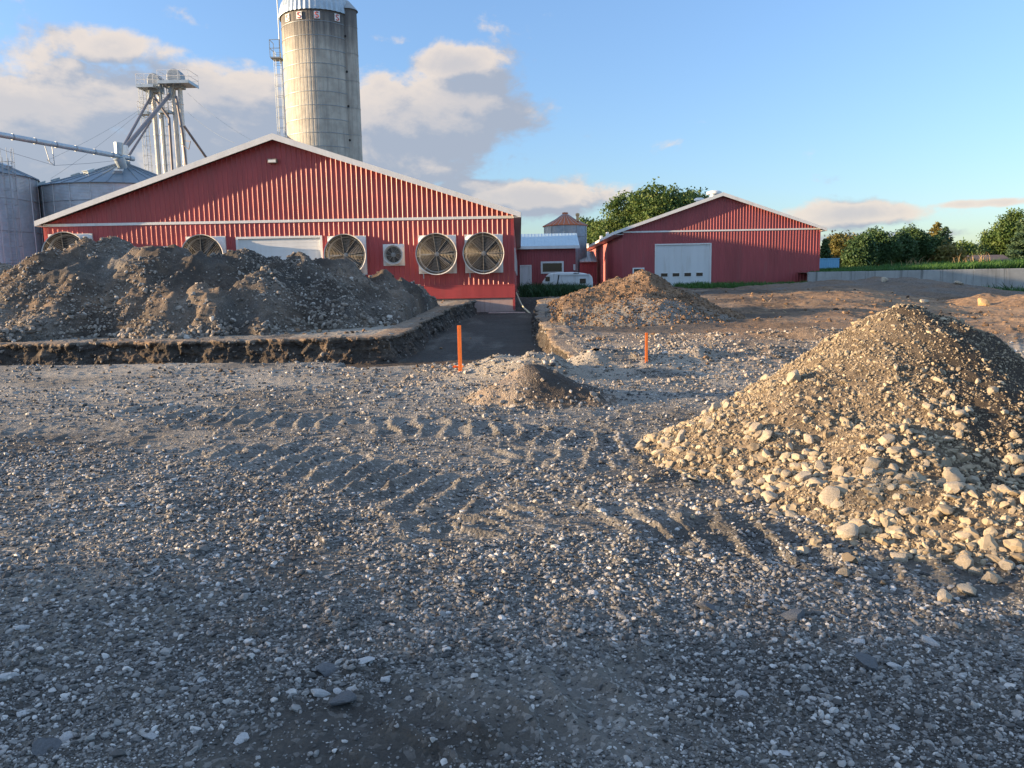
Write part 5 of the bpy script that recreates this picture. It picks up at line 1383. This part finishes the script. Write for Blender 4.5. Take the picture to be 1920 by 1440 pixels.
def conifer(name, label, x, y, z, h, w, mat, n, seed, group=None, size=.25, low=.06):
    r = np.random.default_rng(seed); t = thing(name, label, 'tree', (x, y, z), group)
    nb = 46; Ps = []; b = MB(); b.tube((0, 0, -.4), (0, 0, h * .97), h * .018 + .04, 8, .02)
    for i in range(nb):
        f = (i + .5) / nb; zb = h * (low + (1 - low) * f); L = w / 2 * (1 - f) ** .8 * r.uniform(.75, 1.15) + .15; a = i * 2.4 + r.uniform(-.3, .3)
        m_ = max(8, int(n / nb * (1.7 * (1 - f) + .2))); u = r.random(m_) ** .6
        p = np.stack([np.cos(a) * u * L, np.sin(a) * u * L, zb - u * L * .22 + .12 * u ** 2 * L], 1) + r.normal(size=(m_, 3)) * np.array([1, 1, .5]) * (.10 + .16 * L * (1 - u * .5))[:, None]
        Ps.append(np.concatenate([p, np.full((m_, 1), r.random())], 1))
        b.tube((0, 0, zb), (math.cos(a) * L * .9, math.sin(a) * L * .9, zb - L * .14), .035, 4, .012)
    b.build('trunk', M['bark'], t)
    P = np.concatenate(Ps); n = len(P); A = r.normal(size=(n, 3)); A[:, 2] *= .5; A /= np.linalg.norm(A, axis=1)[:, None]
    B = np.cross(A, r.normal(size=(n, 3))); B /= np.linalg.norm(B, axis=1)[:, None]; s = size * r.uniform(.6, 1.3, n)[:, None]; c0 = P[:, :3]
    v = np.stack([c0 - A * s, c0 + B * s * .4, c0 + A * s, c0 - B * s * .4], 1).reshape(-1, 3)
    np_mesh('crown', v, np.arange(n * 4).reshape(n, 4), mat, t, False, {'tone': np.repeat(np.clip(P[:, 3] * .6 + r.random(n) * .4, 0, 1), 4)})
    return t
def ptree(label, px, ptop, pbot, wpx, Y, mat, n, seed, group=None, kind='tree', **k):
    a = at(px, pbot, Y); h = Z(px, ptop, Y) - a.z; w = wpx * Y / F; z = a.z
    if kind == 'conifer': return conifer('spruce_tree', label, a.x, Y, z, h, w, mat, n, seed, group, **k)
    return tree('broadleaf_tree', label, a.x, Y, z, h, w, mat, n, seed, group, **k)
GR = 'trees beyond the silage wall'
ptree('large dense green maple behind the left slope of the far barn', 1214, 358, 525, 214, 112, M['leaf'], 60000, 1, size=.21, low=.10, nb=16)
ptree('rounded green tree between the maple and the old bin', 1118, 410, 525, 84, 118, M['leaf'], 16000, 2, size=.22, low=.08)
ptree('green tree rising behind the peak of the far barn', 1290, 352, 500, 90, 125, M['leaf_dark'], 16000, 3, size=.23, low=.1)
ptree('dark narrow spruce against the right corner of the far barn', 1545, 448, 512, 22, 120, M['leaf_dark'], 2500, 4, GR, 'conifer', size=.3)
ptree('yellowing broad tree just right of the light blue container', 1582, 438, 512, 76, 125, M['leaf_yel'], 15000, 5, GR, size=.23, low=.1)
for i, (px, pt, w, lab) in enumerate([(1612, 441, 52, 'dark green tree leftmost of the dense clump behind the wall'), (1648, 430, 66, 'dark green tree second in the dense clump behind the wall'), (1686, 440, 54, 'dark green tree in the middle of the clump, below the bare branches'),
                                      (1712, 424, 62, 'tallest dark green tree of the clump behind the wall'), (1748, 442, 50, 'dark green tree at the right end of the clump, before a spruce')]):
    ptree(lab, px, pt, 512, w, 100 + 3 * i, M['leaf_dark'], 15000, 10 + i, GR, size=.17, low=.02)
ptree('pointed yellow-green spruce at the right end of the tree clump', 1752, 417, 508, 62, 122, M['leaf_yel'], 11000, 16, GR, 'conifer', size=.22)
ptree('spiky dark conifer with horizontal branches right of the clump', 1768, 425, 508, 60, 118, M['leaf_spruce'], 2600, 17, GR, 'conifer', size=.3)
ptree('low yellow-green bush at the foot of the spiky conifer', 1772, 462, 505, 44, 108, M['leaf_yel'], 3500, 18, GR, size=.3, low=.02)
ptree('small green tree right of the yellow-green bush', 1796, 455, 500, 34, 150, M['leaf'], 3000, 19, GR, size=.34, low=.03)
ptree('small dark tree in the low row above the brown roof, left one', 1820, 458, 496, 34, 200, M['leaf_dark'], 3000, 20, GR, size=.4, low=.03)
ptree('slim dark spruce in the low row above the brown roof', 1843, 440, 496, 30, 190, M['leaf_spruce'], 3000, 21, GR, 'conifer', size=.4)
ptree('dark tree behind the brown roof, left of the big trees', 1866, 455, 496, 50, 195, M['leaf_dark'], 3500, 22, GR, size=.42, low=.03)
ptree('big pale green tree above the long brown roof', 1885, 398, 506, 72, 150, M['leaf'], 20000, 23, GR, size=.25, low=.06)
ptree('big spruce cut off by the right edge of the photo', 1925, 388, 508, 90, 140, M['leaf_spruce'], 22000, 24, GR, 'conifer', size=.25)
ptree('full green tree just outside the right edge behind the wall', 1975, 405, 508, 90, 145, M['leaf'], 6000, 25, GR, size=.4)
# bare tree
a = at(1718, 500, 128); tb = thing('bare_tree', 'leafless pale tree sticking up behind the dark clump', 'tree', a, GR); b = MB(); r = random.Random(5)
def br(p, d, L, rad, dep):
    q = p + d * L; b.tube(p, q, rad, 5, rad * .6)
    if dep:
        for _ in range(3 if dep > 1 else 4): nd = (d + Vector((r.uniform(-.6, .6), r.uniform(-.6, .6), r.uniform(-.1, .4)))).normalized(); br(q, nd, L * r.uniform(.55, .8), rad * .6, dep - 1)
br(Vector((0, 0, -.3)), Vector((0, 0, 1)), 2.2, .2, 5); b.build('branches', M['straw'], tb)

# far woods on the horizon, one mass
r = np.random.default_rng(55); n = 26000
x = r.uniform(-500, 520, n); y = 330 + r.uniform(0, 30, n)
hh = 7 + 4 * fbm(x, np.zeros(n), 22, 4, 150); P = np.stack([x, y, 1.0 + hh * r.random(n) ** .7], 1)
A = r.normal(size=(n, 3)); B = r.normal(size=(n, 3)); v = np.stack([P - A * .9, P + B * .7, P + A * .9, P - B * .7], 1).reshape(-1, 3)
tag(np_mesh('far_woods', v, np.arange(n * 4).reshape(n, 4), M['leaf_dark'], None, False, {'tone': np.repeat(r.random(n), 4)}), 'far low wood along the horizon behind the farm', 'wood', kind='stuff')

# tall grass behind the wall
r = np.random.default_rng(60); n = 26000
x = r.uniform(wx0 + 1, 48, n); y = YW + .4 + r.random(n) ** 1.5 * 12
prof = np.interp(x, [wx0, 30, 34, 42, 60], [.18, .5, .75, .9, .9])
z = np.interp(y - YW, [0, 8, 16], [wz - .12, wz + .12, wz + .12])
h = prof * r.uniform(.5, 1.1, n) * (1 + .35 * fbm(x, y, 2, 3, 61))
blades('tall_grass', np.stack([x, y, z], 1), h, np.full(n, .05), M['grass'], 62, 'band of tall green grass on the earth behind the concrete wall', 'grass')
def tuft(px, py, Y, n, h, w, mat, seed, label, cat, spread=.5, z=None, wd=.04):
    a = at(px, py, Y); r = np.random.default_rng(seed); x = a.x + r.normal(size=n) * spread; y = a.y + r.normal(size=n) * spread * .5
    zz = np.full(n, a.z if z is None else z)
    blades(label.split()[0] + '_tuft', np.stack([x, y, zz], 1), h * r.uniform(.4, 1.1, n), np.full(n, wd), mat, seed, label, cat, .5, kind=None)
    o = bpy.data.objects[label.split()[0] + '_tuft'] if (label.split()[0] + '_tuft') in bpy.data.objects else None
    if o: o.name = 'grass_tuft'
    return o
tuft(1820, 492, 62, 45, .9, .7, M['drygrass'], 70, 'tan dry grass tuft on the wall berm before the brown roof', 'grass tuft', .8)
tuft(1712, 497, 64, 30, .8, .7, M['drygrass'], 71, 'sparse straw stalks on the berm beneath the dark clump', 'grass tuft', 1.0)
r = np.random.default_rng(64)
def patch(name, px0, px1, Y0, Y1, n, h, mat, seed, label, cat, wd=.045, dens=None, lean=.4):
    r = np.random.default_rng(seed); y = r.uniform(Y0, Y1, n); x = r.uniform(X(px0, (Y0 + Y1) / 2), X(px1, (Y0 + Y1) / 2), n)
    k = fbm(x, y, 1.2, 3, seed) + r.normal(size=n) * .2 > -.25; x, y = x[k], y[k]
    hh = h * r.uniform(.35, 1.1, len(x)) * (1 + .5 * fbm(x, y, 1.0, 3, seed + 1))
    return blades(name, np.stack([x, y, H(x, y, False) - .02], 1), hh, np.full(len(x), wd), mat, seed, label, cat, lean)
patch('weeds', 975, 1105, 38.6, 50, 9000, .62, M['weed'], 65, 'dark green weeds in front of the derelict van and outbuilding door', 'weeds')
patch('weeds', 1272, 1500, 53, 60.6, 9000, .42, M['grass'], 66, 'strip of green weeds along the foot of the far barn', 'weeds')
patch('weeds', 1870, 1990, 44, 55, 4000, .7, M['grass'], 67, 'sunlit green weeds at the foot of the silage wall near the right edge', 'weeds', .06)
a = at(1890, 556, 50); tuft(1890, 548, 50, 90, 1.1, 1, M['weed'], 72, 'dark leafy weed clump against the silage wall at right', 'weed clump', .8, z=Hs(a.x, a.y), wd=.1)
# straw litter on the graded soil
r = np.random.default_rng(75); n = 1400; y = r.uniform(24, 44, n); x = y * r.uniform(.3, .8, n)
k = fbm(x, y, 2, 3, 76) > .05; x, y = x[k], y[k]; n = len(x); z = H(x, y); a_ = r.uniform(0, 3.14, n); L = r.uniform(.08, .28, n)
d = np.stack([np.cos(a_) * L, np.sin(a_) * L, r.normal(size=n) * .02], 1); e = np.stack([-np.sin(a_), np.cos(a_), np.zeros(n)], 1) * .012
P = np.stack([x, y, z + .02], 1); v = np.stack([P - d - e, P - d + e, P + d + e, P + d - e], 1).reshape(-1, 3)
tag(np_mesh('straw_litter', v, np.arange(4 * n).reshape(n, 4), M['straw']), 'bits of straw scattered over the sunlit brown soil at right', 'straw', kind='stuff')

# trees left of the frame: their long shadows fall over the yard
for i, (x, y, h, w) in enumerate([(-27, -17, 9, 9), (-28, -10.5, 8.0, 8), (-26.5, -5.0, 6.6, 6), (-33, -4.0, 7.0, 4.5), (-36, -2.2, 6.3, 3.4), (-25, -22, 9, 9), (-24, -29, 9, 9), (-50, -1.0, 5.6, 3.2)]):
    tree('broadleaf_tree', 'tree outside the left edge shading the yard, number %s from the barn' % ['seven', 'six', 'four', 'three', 'two', 'eight', 'nine', 'one'][i], x, y, 0, h, w, M['leaf'], 5000, 300 + i, 'trees left of the yard', size=.3, low=.05)

# ------------------------------------------------------------------ sun, sky
EL = R(8.5); AZ = R(7.5)
sd = Vector((-math.cos(AZ) * math.cos(EL), -math.sin(AZ) * math.cos(EL), math.sin(EL)))
sun = bpy.data.lights.new('sun', 'SUN'); sun.energy = 5.0; sun.angle = R(.5); sun.color = (1.0, .70, .40)
so = bpy.data.objects.new('sun', sun); COL.objects.link(so); so.rotation_mode = 'QUATERNION'; so.rotation_quaternion = sd.to_track_quat('Z', 'Y')
w = bpy.data.worlds.new('World'); scene.world = w; w.use_nodes = True
class WT(NT): pass
t = NT(w); nt = w.node_tree
bg = nt.nodes['Background']
sky = nt.nodes.new('ShaderNodeTexSky'); sky.sky_type = 'NISHITA'; sky.sun_disc = False; sky.sun_elevation = EL
sky.sun_rotation = math.atan2(sd.x, sd.y); sky.air_density = 1.0; sky.dust_density = .6; sky.ozone_density = 2.0; sky.altitude = 100
tc = nt.nodes.new('ShaderNodeTexCoord'); nrm = nt.nodes.new('ShaderNodeVectorMath'); nrm.operation = 'NORMALIZE'; nt.links.new(tc.outputs['Generated'], nrm.inputs[0])
sp = nt.nodes.new('ShaderNodeSeparateXYZ'); nt.links.new(nrm.outputs[0], sp.inputs[0])
az = t.math('ARCTAN2', sp.outputs[0], sp.outputs[1]); el = t.math('ARCSINE', sp.outputs[2])
def AE(px, py):
    d = f0 * F + cr * (px - 960) - cu * (py - 720); d.normalize(); return math.atan2(d.x, d.y), math.asin(d.z)
# cloud masses: (photo px, py, radius px x, y, strength)
BL = [(120, 205, 170, 52, 1.0), (-40, 260, 330, 120, 1.05), (230, 90, 95, 32, .9), (330, 170, 160, 55, .85), (420, 245, 190, 90, 1.0), (250, 330, 330, 70, .95),
      (800, 225, 170, 85, 1.1), (860, 122, 90, 32, 1.05), (905, 190, 85, 75, 1.0), (760, 300, 170, 60, 1.0), (970, 178, 50, 12, .6), (960, 245, 48, 20, .5),
      (990, 372, 165, 32, 1.1), (880, 352, 100, 20, .9), (1600, 400, 105, 20, .95), (1850, 380, 120, 7, .6), (1560, 412, 160, 14, .6), (130, 122, 40, 13, .65), (350, 35, 70, 20, .55), (740, 78, 70, 13, .5), (650, 60, 50, 10, .0),
      (1700, 440, 160, 8, .4), (-500, 250, 300, 120, 1.0)]
def density(az_, el_):
    acc = None
    for (px, py, rx, ry, st) in BL:
        if st <= 0: continue
        a, e = AE(px, py); sx = rx / F / 1.0; sy = ry / F
        u = t.math('MULTIPLY', t.math('SUBTRACT', az_, a), 1 / sx); v = t.math('MULTIPLY', t.math('SUBTRACT', el_, e), 1 / sy)
        q = t.math('MULTIPLY_ADD', u, u, t.math('MULTIPLY', v, v))
        g_ = t.math('MULTIPLY', t.math('EXPONENT', t.math('MULTIPLY', q, -.75)), st)
        acc = g_ if acc is None else t.math('MAXIMUM', acc, g_)
    cb = nt.nodes.new('ShaderNodeCombineXYZ'); t.set(cb.inputs[0], t.math('MULTIPLY', az_, 1.0)); t.set(cb.inputs[1], t.math('MULTIPLY', el_, 1.7)); cb.inputs[2].default_value = .37
    n1 = t.noise(cb.outputs[0], 9, 9, .58, dist=.35); n2 = t.noise(cb.outputs[0], 30, 6, .6)
    return t.math('ADD', acc, t.math('ADD', t.math('MULTIPLY', t.math('SUBTRACT', n1, .5), 1.5), t.math('MULTIPLY', t.math('SUBTRACT', n2, .5), .55)))
d0 = density(az, el)
d1_ = density(t.math('ADD', az, -.028), t.math('ADD', el, .026))
cov = t.ramp(d0, .26, .60)
thick = t.ramp(d0, .45, 1.15)
lit = t.ramp(t.math('SUBTRACT', d0, d1_), -.10, .42)
lit = t.math('MULTIPLY', lit, t.math('SUBTRACT', 1.0, t.math('MULTIPLY', thick, .52)))
ccol = t.mix(lit, (1.0, 1.12, 1.36), (2.15, 1.88, 1.66))
SKYM = .15
# base sky: Nishita, cooled slightly
hsv = nt.nodes.new('ShaderNodeHueSaturation'); nt.links.new(sky.outputs[0], hsv.inputs['Color']); hsv.inputs['Saturation'].default_value = .98; hsv.inputs['Value'].default_value = 1.25
gr = t.math('POWER', t.math('MULTIPLY', t.math('MAXIMUM', el, 0.0), 1.6, clamp=True), .6)
grade = t.mix(gr, (.34, .375, .47), (.66, .72, .86))
skyc = t.mix(1.0, hsv.outputs[0], grade, 'MULTIPLY')
SKYTINT = skyc.node
skyc = t.mix(t.math('MULTIPLY', t.ramp(el, .42, .95), .9), skyc, (1.45, 1.85, 2.45))   # added fill: sky above the frame brightened for the shaded ground
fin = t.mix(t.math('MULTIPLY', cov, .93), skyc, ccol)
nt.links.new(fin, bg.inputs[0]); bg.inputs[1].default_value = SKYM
w.cycles.sampling_method = 'AUTOMATIC'

vs_ = scene.view_settings; vs_.view_transform = 'Standard'; vs_.look = 'None'; vs_.exposure = 1.45; vs_.gamma = 1; vs_.use_curve_mapping = False
scene.render.engine = 'CYCLES'
scene.cycles.max_bounces = 6; scene.cycles.diffuse_bounces = 3; scene.cycles.transmission_bounces = 3; scene.cycles.glossy_bounces = 3
